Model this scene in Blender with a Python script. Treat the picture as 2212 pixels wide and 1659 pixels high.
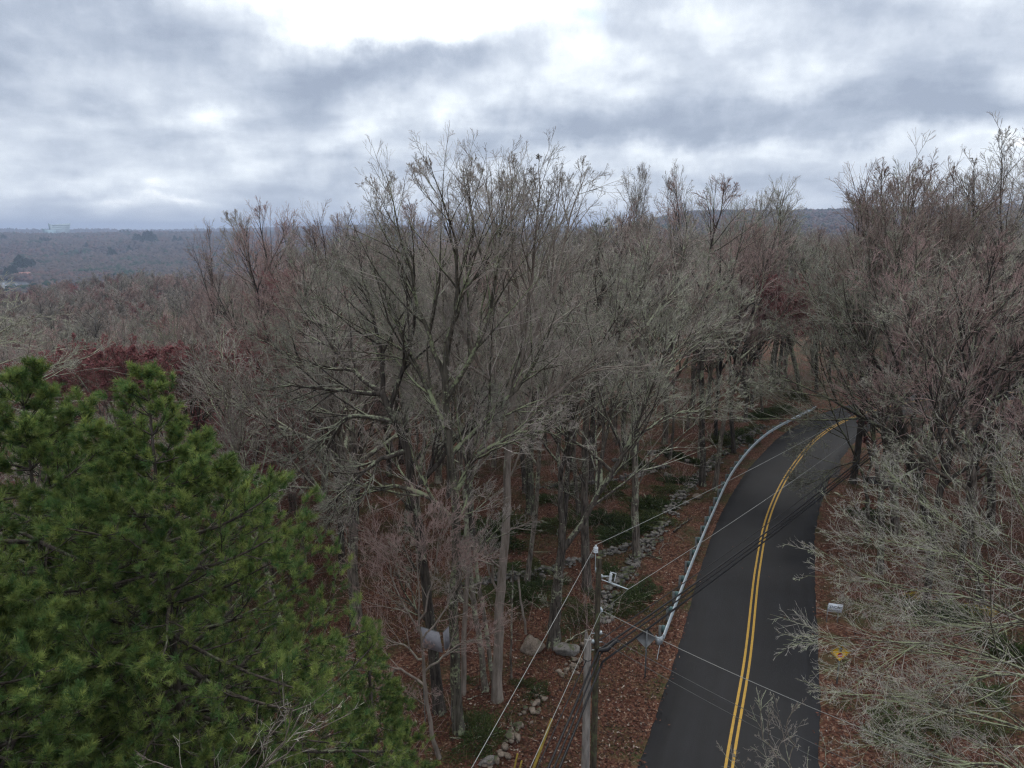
import bpy, math, random
import numpy as np
from mathutils import Vector
R = math.radians
sc = bpy.context.scene
for o in list(bpy.data.objects): bpy.data.objects.remove(o)
C = sc.collection

# ------------------------------------------------------------------ camera
H = 20.3                      # height of the camera above the road
PITCH = R(12.0)
cam_d = bpy.data.cameras.new('camera'); cam = bpy.data.objects.new('camera', cam_d); C.objects.link(cam)
cam.location = (0, 0, H); cam.rotation_euler = (R(90) - PITCH, 0, 0)
cam_d.sensor_width = 36; cam_d.lens = 710 / 1024 * 36
cam_d.clip_start = 0.3; cam_d.clip_end = 30000
sc.camera = cam

# ------------------------------------------------------------------ render settings
sc.render.engine = 'CYCLES'
sc.view_settings.view_transform = 'Standard'; sc.view_settings.look = 'None'
sc.view_settings.exposure = 0.60; sc.view_settings.gamma = 1.0
cy = sc.cycles
cy.max_bounces = 4; cy.diffuse_bounces = 2; cy.glossy_bounces = 1; cy.transmission_bounces = 1
cy.volume_bounces = 0; cy.transparent_max_bounces = 6
cy.caustics_reflective = False; cy.caustics_refractive = False
cy.use_adaptive_sampling = True; cy.adaptive_threshold = 0.02
cy.use_denoising = True; cy.denoiser = 'OPENIMAGEDENOISE'; cy.denoising_prefilter = 'NONE'
cy.pixel_filter_type = 'BLACKMAN_HARRIS'; cy.filter_width = 1.3

F = 710 * 2212 / 1024         # focal length in 2212-wide pixels
def ray(px, py):
    x = (px - 1106) / F; y = -(py - 829.5) / F
    return np.array([x, math.cos(PITCH) + y * math.sin(PITCH), -math.sin(PITCH) + y * math.cos(PITCH)])
def at(px, py, Y):            # point at world distance Y ahead seen at that pixel
    d = ray(px, py); t = Y / d[1]
    return np.array([d[0] * t, Y, H + d[2] * t])
def gnd(px, py, z=0.0):       # point on a level plane
    d = ray(px, py); t = (z - H) / d[2]
    return np.array([d[0] * t, d[1] * t, z])

# ------------------------------------------------------------------ world: overcast sky
SUN_EL, SUN_AZ = R(48), R(20)      # az measured from +Y towards +X
w = bpy.data.worlds.new('World'); sc.world = w; w.use_nodes = True
nt = w.node_tree; nt.nodes.clear()
class NB:
    def __init__(s, t): s.t = t
    def n(s, typ, **k):
        a = s.t.nodes.new(typ)
        for q, v in k.items(): setattr(a, q, v)
        return a
    def put(s, sock, v):
        if hasattr(v, 'is_output') or isinstance(v, bpy.types.NodeSocket): s.t.links.new(v, sock)
        else: sock.default_value = v
    def m(s, op, a, b=0.0, c=0.0):
        x = s.n('ShaderNodeMath', operation=op)
        s.put(x.inputs[0], a); s.put(x.inputs[1], b)
        if op in ('MULTIPLY_ADD', 'SMOOTH_MIN'): s.put(x.inputs[2], c)
        return x.outputs[0]
    def noise(s, vec, scale, detail=4, rough=0.5, dist=0.0):
        x = s.n('ShaderNodeTexNoise'); s.put(x.inputs['Vector'], vec)
        x.inputs['Scale'].default_value = scale; x.inputs['Detail'].default_value = detail
        x.inputs['Roughness'].default_value = rough; x.inputs['Distortion'].default_value = dist
        return x
    def ramp(s, fac, stops, interp='LINEAR'):
        x = s.n('ShaderNodeValToRGB'); s.put(x.inputs[0], fac); e = x.color_ramp.elements
        x.color_ramp.interpolation = interp
        while len(e) < len(stops): e.new(0.5)
        for q, (p, c) in zip(e, stops): q.position = p; q.color = (*c, 1)
        return x.outputs[0]
    def mix(s, f, a, b):
        x = s.n('ShaderNodeMix', data_type='RGBA'); s.put(x.inputs[0], f)
        for k, v in ((6, a), (7, b)):
            s.put(x.inputs[k], (*v, 1) if isinstance(v, tuple) and len(v) == 3 else v)
        return x.outputs[2]
b = NB(nt)
tc = b.n('ShaderNodeTexCoord'); sep = b.n('ShaderNodeSeparateXYZ'); nt.links.new(tc.outputs['Generated'], sep.inputs[0])
dx, dy, dz = sep.outputs
zz = b.m('MAXIMUM', b.m('ADD', dz, 0.20), 0.12)
cx = b.n('ShaderNodeCombineXYZ'); b.put(cx.inputs[0], b.m('DIVIDE', dx, zz)); b.put(cx.inputs[1], b.m('DIVIDE', dy, zz)); cx.inputs[2].default_value = 3.7
cl = cx.outputs[0]
n1 = b.noise(cl, 1.25, 6, 0.52, 0.3).outputs[0]
n2 = b.noise(cl, 3.8, 5, 0.55, 0.3).outputs[0]
n3 = b.noise(tc.outputs['Generated'], 9.0, 9, 0.60, 0.15).outputs[0]
# warped angular coordinates for the big cloud shapes
wn = b.noise(tc.outputs['Generated'], 5.5, 9, 0.58)
ws = b.n('ShaderNodeSeparateColor'); nt.links.new(wn.outputs[1], ws.inputs[0])
yy = b.m('MAXIMUM', dy, 0.08)
uu = b.m('MULTIPLY_ADD', b.m('SUBTRACT', ws.outputs[0], 0.5), 0.36, b.m('DIVIDE', dx, yy))
vv = b.m('MULTIPLY_ADD', b.m('SUBTRACT', ws.outputs[1], 0.5), 0.17, b.m('DIVIDE', dz, yy))
front = b.m('GREATER_THAN', dy, 0.08)
def uv(px, py):
    d = ray(px, py); return d[0] / d[1], d[2] / d[1]
base = b.m('MULTIPLY_ADD', n1, 1.15, -0.12)
base = b.m('MULTIPLY_ADD', b.m('SUBTRACT', n2, 0.5), 0.45, base)
base = b.m('MULTIPLY_ADD', b.m('SUBTRACT', n3, 0.5), 0.85, base)
# amplitude, centre px, py, half widths px, tilt (dv per du)
BL = [(1.3, 880, -10, 215, 80, 0), (0.5, 790, 90, 90, 55, 0), (0.3, 1150, 60, 150, 60, 0), (0.33, 480, 260, 75, 32, 0), (0.10, 140, 160, 110, 50, 0), (0.30, 930, 215, 150, 40, .22),
      (0.20, 1560, 335, 230, 20, 0.06), (0.24, 2130, 285, 240, 22, .1), (0.22, 1780, 165, 120, 35, 0), (0.24, 120, 385, 200, 20, 0), (0.18, 430, 440, 260, 12, 0), (0.15, 700, 330, 130, 18, 0),
      (-0.42, 1560, 245, 420, 50, .10), (-0.22, 1250, 300, 200, 26, .10), (-0.22, 2050, 235, 220, 38, .1), (-0.26, 870, 120, 110, 38, .4), (-0.17, 560, 230, 260, 60, 0.05), (-0.15, 200, 60, 320, 50, 0),
      (-0.16, 560, 385, 300, 18, 0), (-0.14, 200, 425, 260, 12, 0), (-0.16, 600, 470, 300, 12, 0), (-0.14, 1350, 400, 260, 14, 0), (-0.10, 1750, 400, 260, 12, 0)]
acc = base
for a, px, py, hw, hh, tilt in BL:
    u0, v0 = uv(px, py); su = hw / F * 1.03; sv = abs(uv(px, py - hh)[1] - v0)
    du = b.m('SUBTRACT', uu, u0)
    dv = b.m('SUBTRACT', b.m('SUBTRACT', vv, v0), b.m('MULTIPLY', du, tilt))
    q = b.m('ADD', b.m('POWER', b.m('ABSOLUTE', b.m('DIVIDE', du, su)), 2.0), b.m('POWER', b.m('ABSOLUTE', b.m('DIVIDE', dv, sv)), 2.0))
    g = b.m('EXPONENT', b.m('MULTIPLY', q, -0.7))
    acc = b.m('MULTIPLY_ADD', b.m('MULTIPLY', g, front), a, acc)
vr = b.n('ShaderNodeTexVoronoi', feature='SMOOTH_F1'); vr.inputs['Scale'].default_value = 6.5; vr.inputs['Smoothness'].default_value = .45
wv = b.n('ShaderNodeVectorMath', operation='MULTIPLY_ADD'); b.put(wv.inputs[0], b.noise(tc.outputs['Generated'], 9.0, 5, .6).outputs[1]); wv.inputs[1].default_value = (.22, .22, .22)
st = b.n('ShaderNodeVectorMath', operation='MULTIPLY'); b.put(st.inputs[0], tc.outputs['Generated']); st.inputs[1].default_value = (1, 1, 2.6); b.put(wv.inputs[2], st.outputs[0]); b.put(vr.inputs[0], wv.outputs[0])
acc = b.m('MULTIPLY_ADD', b.m('SUBTRACT', 0.42, vr.outputs[0]), 0.5, acc)
# the overcast is brighter overhead
acc = b.m('MULTIPLY_ADD', b.m('MAXIMUM', b.m('SUBTRACT', dz, 0.42), 0.0), 1.0, acc)
ccol = b.ramp(acc, [(0.0, (0.225, 0.262, 0.33)), (0.22, (0.305, 0.345, 0.415)), (0.45, (0.44, 0.48, 0.54)), (0.70, (0.63, 0.67, 0.71)), (1.0, (1.05, 1.05, 1.03))])
# thin pale band close to the horizon
hz = b.m('EXPONENT', b.m('MULTIPLY', b.m('MAXIMUM', dz, 0.0), -22.0))
ccol = b.mix(b.m('MULTIPLY', hz, 0.55), ccol, (0.54, 0.59, 0.65))
bgc = b.n('ShaderNodeBackground'); b.put(bgc.inputs[0], ccol); bgc.inputs[1].default_value = 1.10
sky = b.n('ShaderNodeTexSky', sky_type='NISHITA'); sky.sun_disc = False
sky.sun_elevation = SUN_EL; sky.sun_rotation = SUN_AZ
bgs = b.n('ShaderNodeBackground'); b.put(bgs.inputs[0], sky.outputs[0]); bgs.inputs[1].default_value = 0.1
u0, v0 = uv(1215, 30)
hole = b.m('EXPONENT', b.m('MULTIPLY', b.m('ADD', b.m('POWER', b.m('ABSOLUTE', b.m('DIVIDE', b.m('SUBTRACT', uu, u0), 0.03)), 2.0), b.m('POWER', b.m('ABSOLUTE', b.m('DIVIDE', b.m('SUBTRACT', vv, v0), 0.010)), 2.0)), -1.0))
mx = b.n('ShaderNodeMixShader'); b.put(mx.inputs[0], b.m('SUBTRACT', 0.97, b.m('MULTIPLY', hole, 0.6)))
nt.links.new(bgs.outputs[0], mx.inputs[1]); nt.links.new(bgc.outputs[0], mx.inputs[2])
wo = b.n('ShaderNodeOutputWorld'); nt.links.new(mx.outputs[0], wo.inputs[0])
w.cycles.sampling_method = 'MANUAL'; w.cycles.sample_map_resolution = 512

sd = bpy.data.lights.new('sun', 'SUN'); sd.energy = 0.9; sd.angle = R(14); sd.color = (1, 0.97, 0.92)
sun = bpy.data.objects.new('sun', sd); C.objects.link(sun)
sun.rotation_euler = Vector((math.sin(SUN_AZ) * math.cos(SUN_EL), math.cos(SUN_AZ) * math.cos(SUN_EL), math.sin(SUN_EL))).to_track_quat('Z', 'Y').to_euler()

# ------------------------------------------------------------------ terrain
def sstep(a, b_, x):
    t = np.clip((np.asarray(x, float) - a) / (b_ - a), 0, 1); return t * t * (3 - 2 * t)
def vnoise(x, y, s, seed=0):
    x = np.asarray(x, float) / s; y = np.asarray(y, float) / s
    xi = np.floor(x); yi = np.floor(y); fx = x - xi; fy = y - yi
    fx = fx * fx * (3 - 2 * fx); fy = fy * fy * (3 - 2 * fy)
    h = lambda i, j: np.modf(np.abs(np.sin(i * 127.1 + j * 311.7 + seed * 74.7) * 43758.5453))[0]
    return (h(xi, yi) * (1 - fx) + h(xi + 1, yi) * fx) * (1 - fy) + (h(xi, yi + 1) * (1 - fx) + h(xi + 1, yi + 1) * fx) * fy
ZL = ([0, 16, 40, 70, 150, 300, 450, 700, 1000, 1200, 1700, 2000, 2400, 3000, 3900, 4500, 5600, 7400, 9000, 12000], [0, 0, -6.5, -8, -9.5, -13, -14, -45, -68, -71, -71, -62, -48, -24, 4, -8, -20, 34, 40, 0])
ZC = ([0, 90, 150, 300, 600, 1200, 1700, 2500, 4000, 6500, 8000, 12000], [0, 0, -4, -11, -34, -52, -50, -30, 5, 66, 60, 0])
ZR = ([0, 60, 100, 200, 400, 800, 1500, 2800, 4000, 12000], [0, 0, 0.6, 2, 1, 0, 14, 92, 40, 0])
def terrain(x, y):
    x = np.asarray(x, float); y = np.asarray(y, float)
    r = np.hypot(x, y); az = np.degrees(np.arctan2(x, y))
    zl = np.interp(r, *ZL) + np.interp(r, [0, 60, 200, 400, 600, 9000], [0, 0, -1, -7, -5, 0]) * sstep(-27, -36, az)
    zc = np.interp(r, *ZC); zr = np.interp(r, *ZR)
    wl = sstep(-13, -26, az); wr = sstep(3, 15, az)
    z = zl * wl + zc * (1 - wl) * (1 - wr) + zr * wr
    z = z * sstep(-0.5, 0.1, np.cos(np.radians(az)))
    amp = sstep(18, 70, r)
    lake = sstep(900, 1150, r) * (1 - sstep(1700, 1900, r)) * wl
    z = z + (vnoise(x, y, 9, 1) - .5) * 0.5 * amp * (1 - lake) + (vnoise(x, y, 3.1, 2) - .5) * .16 * sstep(5, 20, r) * (1 - lake)
    z = z + (vnoise(x, y, 420, 3) - .5) * 16 * sstep(500, 1500, r) * (1 - lake) * (r > 400) + (vnoise(x, y, 150, 8) - .5) * 5 * sstep(500, 1500, r) * (1 - lake)
    return z
# road centre line, ahead and behind
CL = np.array([(-7.5, -20), (-3.2, -6), (1.2, 6), (5.2, 15.5), (8.4, 23.8), (11.2, 30.4), (15.2, 40.6), (18.2, 47.6), (22.2, 55.4), (26.0, 61.8), (31.0, 69.2), (37.5, 76.5), (46, 83), (57, 88), (72, 91), (95, 92)], float)
def smooth_path(P, n):
    P = np.asarray(P, float); m = len(P)
    t = np.concatenate([[0], np.cumsum(np.linalg.norm(np.diff(P, axis=0), axis=1))])
    tt = np.linspace(0, t[-1], n); out = np.zeros((n, P.shape[1]))
    T = np.gradient(P, t, axis=0)
    k = np.clip(np.searchsorted(t, tt, 'right') - 1, 0, m - 2); h = (t[k + 1] - t[k])[:, None]; s = ((tt - t[k]) / (t[k + 1] - t[k]))[:, None]
    return (2 * s**3 - 3 * s**2 + 1) * P[k] + (s**3 - 2 * s**2 + s) * h * T[k] + (-2 * s**3 + 3 * s**2) * P[k + 1] + (s**3 - s**2) * h * T[k + 1]
ROAD = smooth_path(CL, 260)
def road_dist(x, y):
    x = np.atleast_1d(np.asarray(x, float)); y = np.atleast_1d(np.asarray(y, float))
    d = np.full(x.shape, 1e9); sgn = np.zeros(x.shape)
    A = ROAD[:-1]; B = ROAD[1:]
    for i in range(0, len(A)):
        ab = B[i] - A[i]; px = x - A[i, 0]; py = y - A[i, 1]
        t = np.clip((px * ab[0] + py * ab[1]) / (ab @ ab), 0, 1)
        q = np.hypot(px - t * ab[0], py - t * ab[1]); c = ab[0] * py - ab[1] * px
        u = q < d; d = np.where(u, q, d); sgn = np.where(u, np.sign(c), sgn)
    return d, sgn             # sgn > 0: left of the road
def ground(x, y):
    z = terrain(x, y); d, s = road_dist(x, y)
    return (z * sstep(3.2, 7.5, d.reshape(np.shape(z))) - 0.10 * (1 - sstep(3.0, 3.6, d.reshape(np.shape(z)))))
def gz(x, y): return float(ground(np.array([x]), np.array([y]))[0])

# ------------------------------------------------------------------ mesh helpers
def mesh(name, V, faces, mat, smooth=False, col=None):
    """faces: list of int arrays, each (n, k)."""
    me = bpy.data.meshes.new(name); V = np.ascontiguousarray(V, np.float32)
    faces = [np.asarray(f, np.int32) for f in faces if len(f)]
    nl = sum(f.size for f in faces); npoly = sum(len(f) for f in faces)
    me.vertices.add(len(V)); me.vertices.foreach_set('co', V.ravel())
    me.loops.add(nl); me.loops.foreach_set('vertex_index', np.concatenate([f.ravel() for f in faces]))
    tot = np.concatenate([np.full(len(f), f.shape[1], np.int32) for f in faces]); st = np.concatenate([[0], np.cumsum(tot)[:-1]]).astype(np.int32)
    me.polygons.add(npoly); me.polygons.foreach_set('loop_start', st); me.polygons.foreach_set('loop_total', tot)
    if smooth: me.polygons.foreach_set('use_smooth', np.ones(npoly, bool))
    me.update(calc_edges=True)
    if col is not None:
        a = me.color_attributes.new('Col', 'FLOAT_COLOR', 'POINT')
        c = np.ones((len(V), 4), np.float32); c[:, :3] = col; a.data.foreach_set('color', c.ravel())
    for m_ in (mat if isinstance(mat, (list, tuple)) else [mat]): me.materials.append(m_)
    return me
def obj(name, me, parent=None, loc=(0, 0, 0)):
    o = bpy.data.objects.new(name, me); C.objects.link(o); o.location = loc
    if parent: o.parent = parent
    return o
def tag(o, label=None, cat=None, group=None, kind=None):
    for k, v in (('label', label), ('category', cat), ('group', group), ('kind', kind)):
        if v: o[k] = v
    return o
def thing(name, label, cat, loc=(0, 0, 0), rz=0, group=None):
    o = bpy.data.objects.new(name, None); C.objects.link(o); o.location = loc; o.rotation_euler = (0, 0, rz)
    o.empty_display_size = 0.2
    return tag(o, label, cat, group)
def copy_tree(o, parent=None):
    c = o.copy(); C.objects.link(c); c.parent = parent
    for ch in o.children: copy_tree(ch, c)
    return c
def unit(v): return v / np.maximum(np.linalg.norm(v, axis=-1, keepdims=True), 1e-9)
def tubes(P, Rr, S, cap=False):
    """P (N,K,3), Rr (N,K) -> verts, quads"""
    N, K, _ = P.shape
    T = np.empty_like(P); T[:, 1:-1] = P[:, 2:] - P[:, :-2]; T[:, 0] = P[:, 1] - P[:, 0]; T[:, -1] = P[:, -1] - P[:, -2]; T = unit(T)
    mt = unit(P[:, -1] - P[:, 0]); ref = np.where((np.abs(mt[:, 2:3]) < 0.8), np.array([[0, 0, 1.]]), np.array([[1., 0, 0]]))
    U = unit(np.cross(T, ref[:, None, :])); W = np.cross(T, U)
    a = np.arange(S) / S * 2 * math.pi
    V = P[:, :, None] + Rr[:, :, None, None] * (np.cos(a)[None, None, :, None] * U[:, :, None] + np.sin(a)[None, None, :, None] * W[:, :, None])
    i = np.arange(N * K * S).reshape(N, K, S); j = np.roll(i, -1, axis=2)
    Q = np.stack([i[:, :-1], j[:, :-1], j[:, 1:], i[:, 1:]], -1).reshape(-1, 4)
    return V.reshape(-1, 3), Q
class MB:
    """collects pieces of one mesh"""
    def __init__(s): s.V = []; s.Q = {}; s.n = 0; s.c = []
    def add(s, V, F, col=None):
        V = np.asarray(V, float); F = np.asarray(F)
        if len(V) == 0: return s
        s.Q.setdefault(F.shape[1], []).append(F + s.n); s.V.append(V); s.n += len(V)
        if col is not None: s.c.append(np.broadcast_to(np.asarray(col, float), (len(V), 3)))
        return s
    def tube(s, pts, r, S=8, cap=True):
        P = np.asarray(pts, float)[None]; r = np.broadcast_to(np.asarray(r, float), (P.shape[1],))[None]
        V, Q = tubes(P, r, S); s.add(V, Q)
        if cap:
            K = P.shape[1]
            for k in (0, K - 1):
                ring = V[k * S:(k + 1) * S]; c = ring.mean(0)
                f = [(i, (i + 1) % S, S) if k else ((i + 1) % S, i, S) for i in range(S)]
                s.add(np.vstack([ring, c]), f)
        return s
    def box(s, c, d, rz=0, rot=None):
        d = np.asarray(d, float) / 2
        v = np.array([(x, y, z) for z in (-1, 1) for y in (-1, 1) for x in (-1, 1)], float) * d
        if rot is not None: v = v @ np.asarray(rot).T
        if rz: k, q = math.cos(rz), math.sin(rz); v = v @ np.array([[k, q, 0], [-q, k, 0], [0, 0, 1]])
        s.add(v + np.asarray(c, float), [(0, 2, 3, 1), (4, 5, 7, 6), (0, 1, 5, 4), (2, 6, 7, 3), (0, 4, 6, 2), (1, 3, 7, 5)]); return s
    def prism(s, poly, y0, y1, M=None):
        """poly in xz, extruded along y"""
        n = len(poly); v = np.array([(x, y0, z) for x, z in poly] + [(x, y1, z) for x, z in poly], float)
        if M is not None: v = M(v)
        s.Q.setdefault(4, []); f = [(i, (i + 1) % n, (i + 1) % n + n, i + n) for i in range(n)]
        base = s.n; s.add(v, f)
        s.Q.setdefault(n, []).append(np.array([[base + i for i in range(n)][::-1], [base + n + i for i in range(n)]]))
        return s
    def done(s, name, mat, parent=None, smooth=False, loc=(0, 0, 0)):
        col = np.concatenate(s.c) if s.c else None
        fs = [np.concatenate(v) for v in s.Q.values() if v]
        return obj(name, mesh(name, np.concatenate(s.V), fs, mat, smooth, col), parent, loc)

# ------------------------------------------------------------------ materials
def material(name):
    m_ = bpy.data.materials.new(name); m_.use_nodes = True; t = m_.node_tree; t.nodes.clear()
    q = NB(t); p = q.n('ShaderNodeBsdfPrincipled'); o = q.n('ShaderNodeOutputMaterial'); t.links.new(p.outputs[0], o.inputs[0])
    p.inputs['Roughness'].default_value = 0.8
    if 'Specular IOR Level' in p.inputs: p.inputs['Specular IOR Level'].default_value = 0.25
    return m_, q, p
def bump(q, p, h, strength=0.5, dist=0.02):
    x = q.n('ShaderNodeBump'); x.inputs['Strength'].default_value = strength; x.inputs['Distance'].default_value = dist
    q.put(x.inputs['Height'], h); q.put(p.inputs['Normal'], x.outputs[0])
def coords(q, scale=(1, 1, 1), world=False):
    t = q.n('ShaderNodeNewGeometry').outputs['Position'] if world else q.n('ShaderNodeTexCoord').outputs['Object']
    m_ = q.n('ShaderNodeMapping'); q.put(m_.inputs[0], t); m_.inputs['Scale'].default_value = scale
    return m_.outputs[0]
def flat(name, c, rough=0.7, metal=0.0, var=0.25, scale=6.0):
    m_, q, p = material(name); n = q.noise(coords(q), scale, 5, 0.6).outputs[0]
    lo = tuple(v * (1 - var) for v in c); hi = tuple(min(1, v * (1 + var)) for v in c)
    q.put(p.inputs['Base Color'], q.ramp(n, [(0.3, lo), (0.7, hi)])); p.inputs['Roughness'].default_value = rough; p.inputs['Metallic'].default_value = metal
    bump(q, p, n, 0.2, 0.01)
    return m_
def bark(name, dark, light, lichen, amount, scale=1.0):
    m_, q, p = material(name)
    fur = q.noise(coords(q, (9 * scale, 9 * scale, 1.3 * scale)), 1.0, 5, 0.65).outputs[0]
    big = q.noise(coords(q, (1, 1, 0.5)), 1.6, 5, 0.6).outputs[0]
    fine = q.noise(coords(q), 7.0, 4, 0.7).outputs[0]
    c = q.ramp(fur, [(0.36, dark), (0.62, light)])
    oi = q.n('ShaderNodeObjectInfo')
    msk = q.m('MULTIPLY_ADD', fine, 0.6, q.m('MULTIPLY', big, 0.8))
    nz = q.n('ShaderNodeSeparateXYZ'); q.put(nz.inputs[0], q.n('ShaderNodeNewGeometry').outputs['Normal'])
    msk = q.m('MULTIPLY_ADD', oi.outputs['Random'], 0.10, msk); msk = q.m('MULTIPLY_ADD', nz.outputs[2], 0.13 if 'stone' not in name else 0.0, msk)  # lichen leans to upward faces, painting lit tops and shaded undersides into the colour
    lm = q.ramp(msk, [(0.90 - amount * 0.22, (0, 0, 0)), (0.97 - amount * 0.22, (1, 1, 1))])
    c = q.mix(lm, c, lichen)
    v = q.n('ShaderNodeHueSaturation'); q.put(v.inputs['Color'], c); q.put(v.inputs['Value'], q.m('MULTIPLY_ADD', oi.outputs['Random'], 0.5, 0.75))
    q.put(p.inputs['Base Color'], v.outputs[0]); p.inputs['Roughness'].default_value = 0.9
    bump(q, p, fur, 0.9, 0.03)
    return m_
def twig(name, a, b_, lichen, amount):
    m_, q, p = material(name)
    n = q.noise(coords(q), 0.8, 3, 0.6).outputs[0]; f = q.noise(coords(q), 5.0, 2, 0.6).outputs[0]
    c = q.ramp(n, [(0.35, a), (0.65, b_)])
    c = q.mix(q.ramp(f, [(0.62 - amount * .2, (0, 0, 0)), (0.70 - amount * .2, (1, 1, 1))]), c, lichen)
    oi = q.n('ShaderNodeObjectInfo'); v = q.n('ShaderNodeHueSaturation'); q.put(v.inputs['Color'], c)
    q.put(v.inputs['Value'], q.m('MULTIPLY_ADD', oi.outputs['Random'], 0.45, 0.78))
    q.put(v.inputs['Hue'], q.m('MULTIPLY_ADD', oi.outputs['Random'], -0.025, 0.512))
    q.put(p.inputs['Base Color'], v.outputs[0]); p.inputs['Roughness'].default_value = 0.85
    return m_
def vcol(name, rough=0.8, trans=0.0, noise=0.0):
    m_, q, p = material(name); a = q.n('ShaderNodeAttribute'); a.attribute_name = 'Col'
    c = a.outputs['Color']
    if noise:
        n = q.noise(coords(q, world=True), noise, 4, 0.6).outputs[0]
        v = q.n('ShaderNodeHueSaturation'); q.put(v.inputs['Color'], c); q.put(v.inputs['Value'], q.m('MULTIPLY_ADD', n, 1.0, 0.5)); c = v.outputs[0]
    q.put(p.inputs['Base Color'], c); p.inputs['Roughness'].default_value = rough
    if trans:
        tr = q.n('ShaderNodeBsdfTranslucent'); q.put(tr.inputs[0], c); mx_ = q.n('ShaderNodeMixShader'); mx_.inputs[0].default_value = trans
        o_ = [x for x in q.t.nodes if x.type == 'OUTPUT_MATERIAL'][0]; q.t.links.new(p.outputs[0], mx_.inputs[1]); q.t.links.new(tr.outputs[0], mx_.inputs[2]); q.t.links.new(mx_.outputs[0], o_.inputs[0])
    return m_
M = {}
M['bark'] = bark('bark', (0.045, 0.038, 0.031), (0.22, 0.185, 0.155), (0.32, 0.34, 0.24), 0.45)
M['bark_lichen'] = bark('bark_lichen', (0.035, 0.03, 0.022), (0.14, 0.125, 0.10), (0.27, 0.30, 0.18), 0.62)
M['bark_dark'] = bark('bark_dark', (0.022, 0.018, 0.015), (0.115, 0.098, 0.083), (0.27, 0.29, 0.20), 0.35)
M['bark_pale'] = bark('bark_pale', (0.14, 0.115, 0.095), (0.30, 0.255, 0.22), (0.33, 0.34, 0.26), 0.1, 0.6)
M['twig'] = twig('twig', (0.23, 0.20, 0.18), (0.41, 0.365, 0.33), (0.40, 0.42, 0.32), 0.2)
M['twig_lichen'] = twig('twig_lichen', (0.21, 0.195, 0.165), (0.40, 0.38, 0.33), (0.45, 0.49, 0.35), 0.40)
M['twig_lichen2'] = twig('twig_lichen2', (0.22, 0.205, 0.185), (0.38, 0.365, 0.33), (0.41, 0.44, 0.33), 0.40)
M['twig_pink'] = twig('twig_pink', (0.28, 0.195, 0.175), (0.42, 0.31, 0.285), (0.38, 0.35, 0.29), 0.1)
M['twig_red'] = twig('twig_red', (0.22, 0.095, 0.093), (0.33, 0.165, 0.158), (0.32, 0.28, 0.23), 0.2)
M['bud'] = flat('bud', (0.21, 0.08, 0.082), 0.7)
M['bud_tan'] = flat('bud_tan', (0.30, 0.19, 0.12), 0.7)
M['needle'] = vcol('needle', 0.5, .35)
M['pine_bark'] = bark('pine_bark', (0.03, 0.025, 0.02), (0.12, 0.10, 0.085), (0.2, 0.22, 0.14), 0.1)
M['leaf'] = vcol('leaf', 0.8)
M['far'] = vcol('far', 0.95, noise=0.05)

# ground: leaf litter near by, forest brown far away
m_, q, p = material('leaf_litter'); M['ground'] = m_
vo = q.n('ShaderNodeTexVoronoi'); q.put(vo.inputs['Vector'], coords(q, (1, 1, 1), True)); vo.inputs['Scale'].default_value = 11
sc1 = q.n('ShaderNodeSeparateColor'); q.put(sc1.inputs[0], vo.outputs['Color'])
litter = q.ramp(sc1.outputs[0], [(0.0, (0.045, 0.018, 0.011)), (0.45, (0.095, 0.038, 0.024)), (0.8, (0.14, 0.066, 0.041)), (1.0, (0.21, 0.14, 0.10))])
patch = q.noise(coords(q, (1, 1, 1), True), 0.35, 5, 0.6).outputs[0]
grassy = q.mix(q.ramp(q.noise(coords(q, (1, 1, 1), True), 6, 4, .7).outputs[0], [(0.4, (0, 0, 0)), (.6, (1, 1, 1))]), (0.030, 0.038, 0.012), (0.085, 0.060, 0.028))
c = q.mix(q.ramp(patch, [(0.48, (0, 0, 0)), (0.60, (1, 1, 1))]), litter, grassy)
soil = q.noise(coords(q, (1, 1, 1), True), 0.9, 5, 0.6).outputs[0]
c = q.mix(q.ramp(soil, [(0.60, (0, 0, 0)), (0.72, (.8, .8, .8))]), c, (0.04, 0.022, 0.015))
dist = q.n('ShaderNodeVectorMath', operation='LENGTH'); q.put(dist.inputs[0], q.n('ShaderNodeNewGeometry').outputs['Position'])
fn = q.noise(coords(q, (1, 1, 1), True), 0.012, 6, 0.65).outputs[0]
farc = q.ramp(fn, [(0.35, (0.06, 0.045, 0.038)), (0.6, (0.11, 0.078, 0.062)), (0.68, (0.03, 0.045, 0.03))])
c = q.mix(q.ramp(q.m('DIVIDE', dist.outputs['Value'], 1000.0), [(0.12, (0, 0, 0)), (0.5, (1, 1, 1))]), c, farc)
q.put(p.inputs['Base Color'], c); p.inputs['Roughness'].default_value = 0.95
bump(q, p, vo.outputs['Distance'], 0.6, 0.04)

# ------------------------------------------------------------------ ground sheet
rs = np.concatenate([[0.01], np.linspace(3, 120, 190), np.geomspace(122, 12000, 150)]); na = 540
az = np.linspace(0, 2 * math.pi, na, endpoint=False)
RR, AA = np.meshgrid(rs, az, indexing='ij'); X = (RR * np.sin(AA)).ravel(); Y = (RR * np.cos(AA)).ravel()
Z = np.where(RR.ravel() < 140, ground(X, Y), terrain(X, Y))
i = np.arange(len(rs) * na).reshape(len(rs), na); j = np.roll(i, -1, 1)
Q = np.stack([i[:-1], i[1:], j[1:], j[:-1]], -1).reshape(-1, 4)[:, ::-1]
tag(obj('ground', mesh('ground', np.stack([X, Y, Z], 1), [Q], M['ground'], True)), kind='structure')

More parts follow.
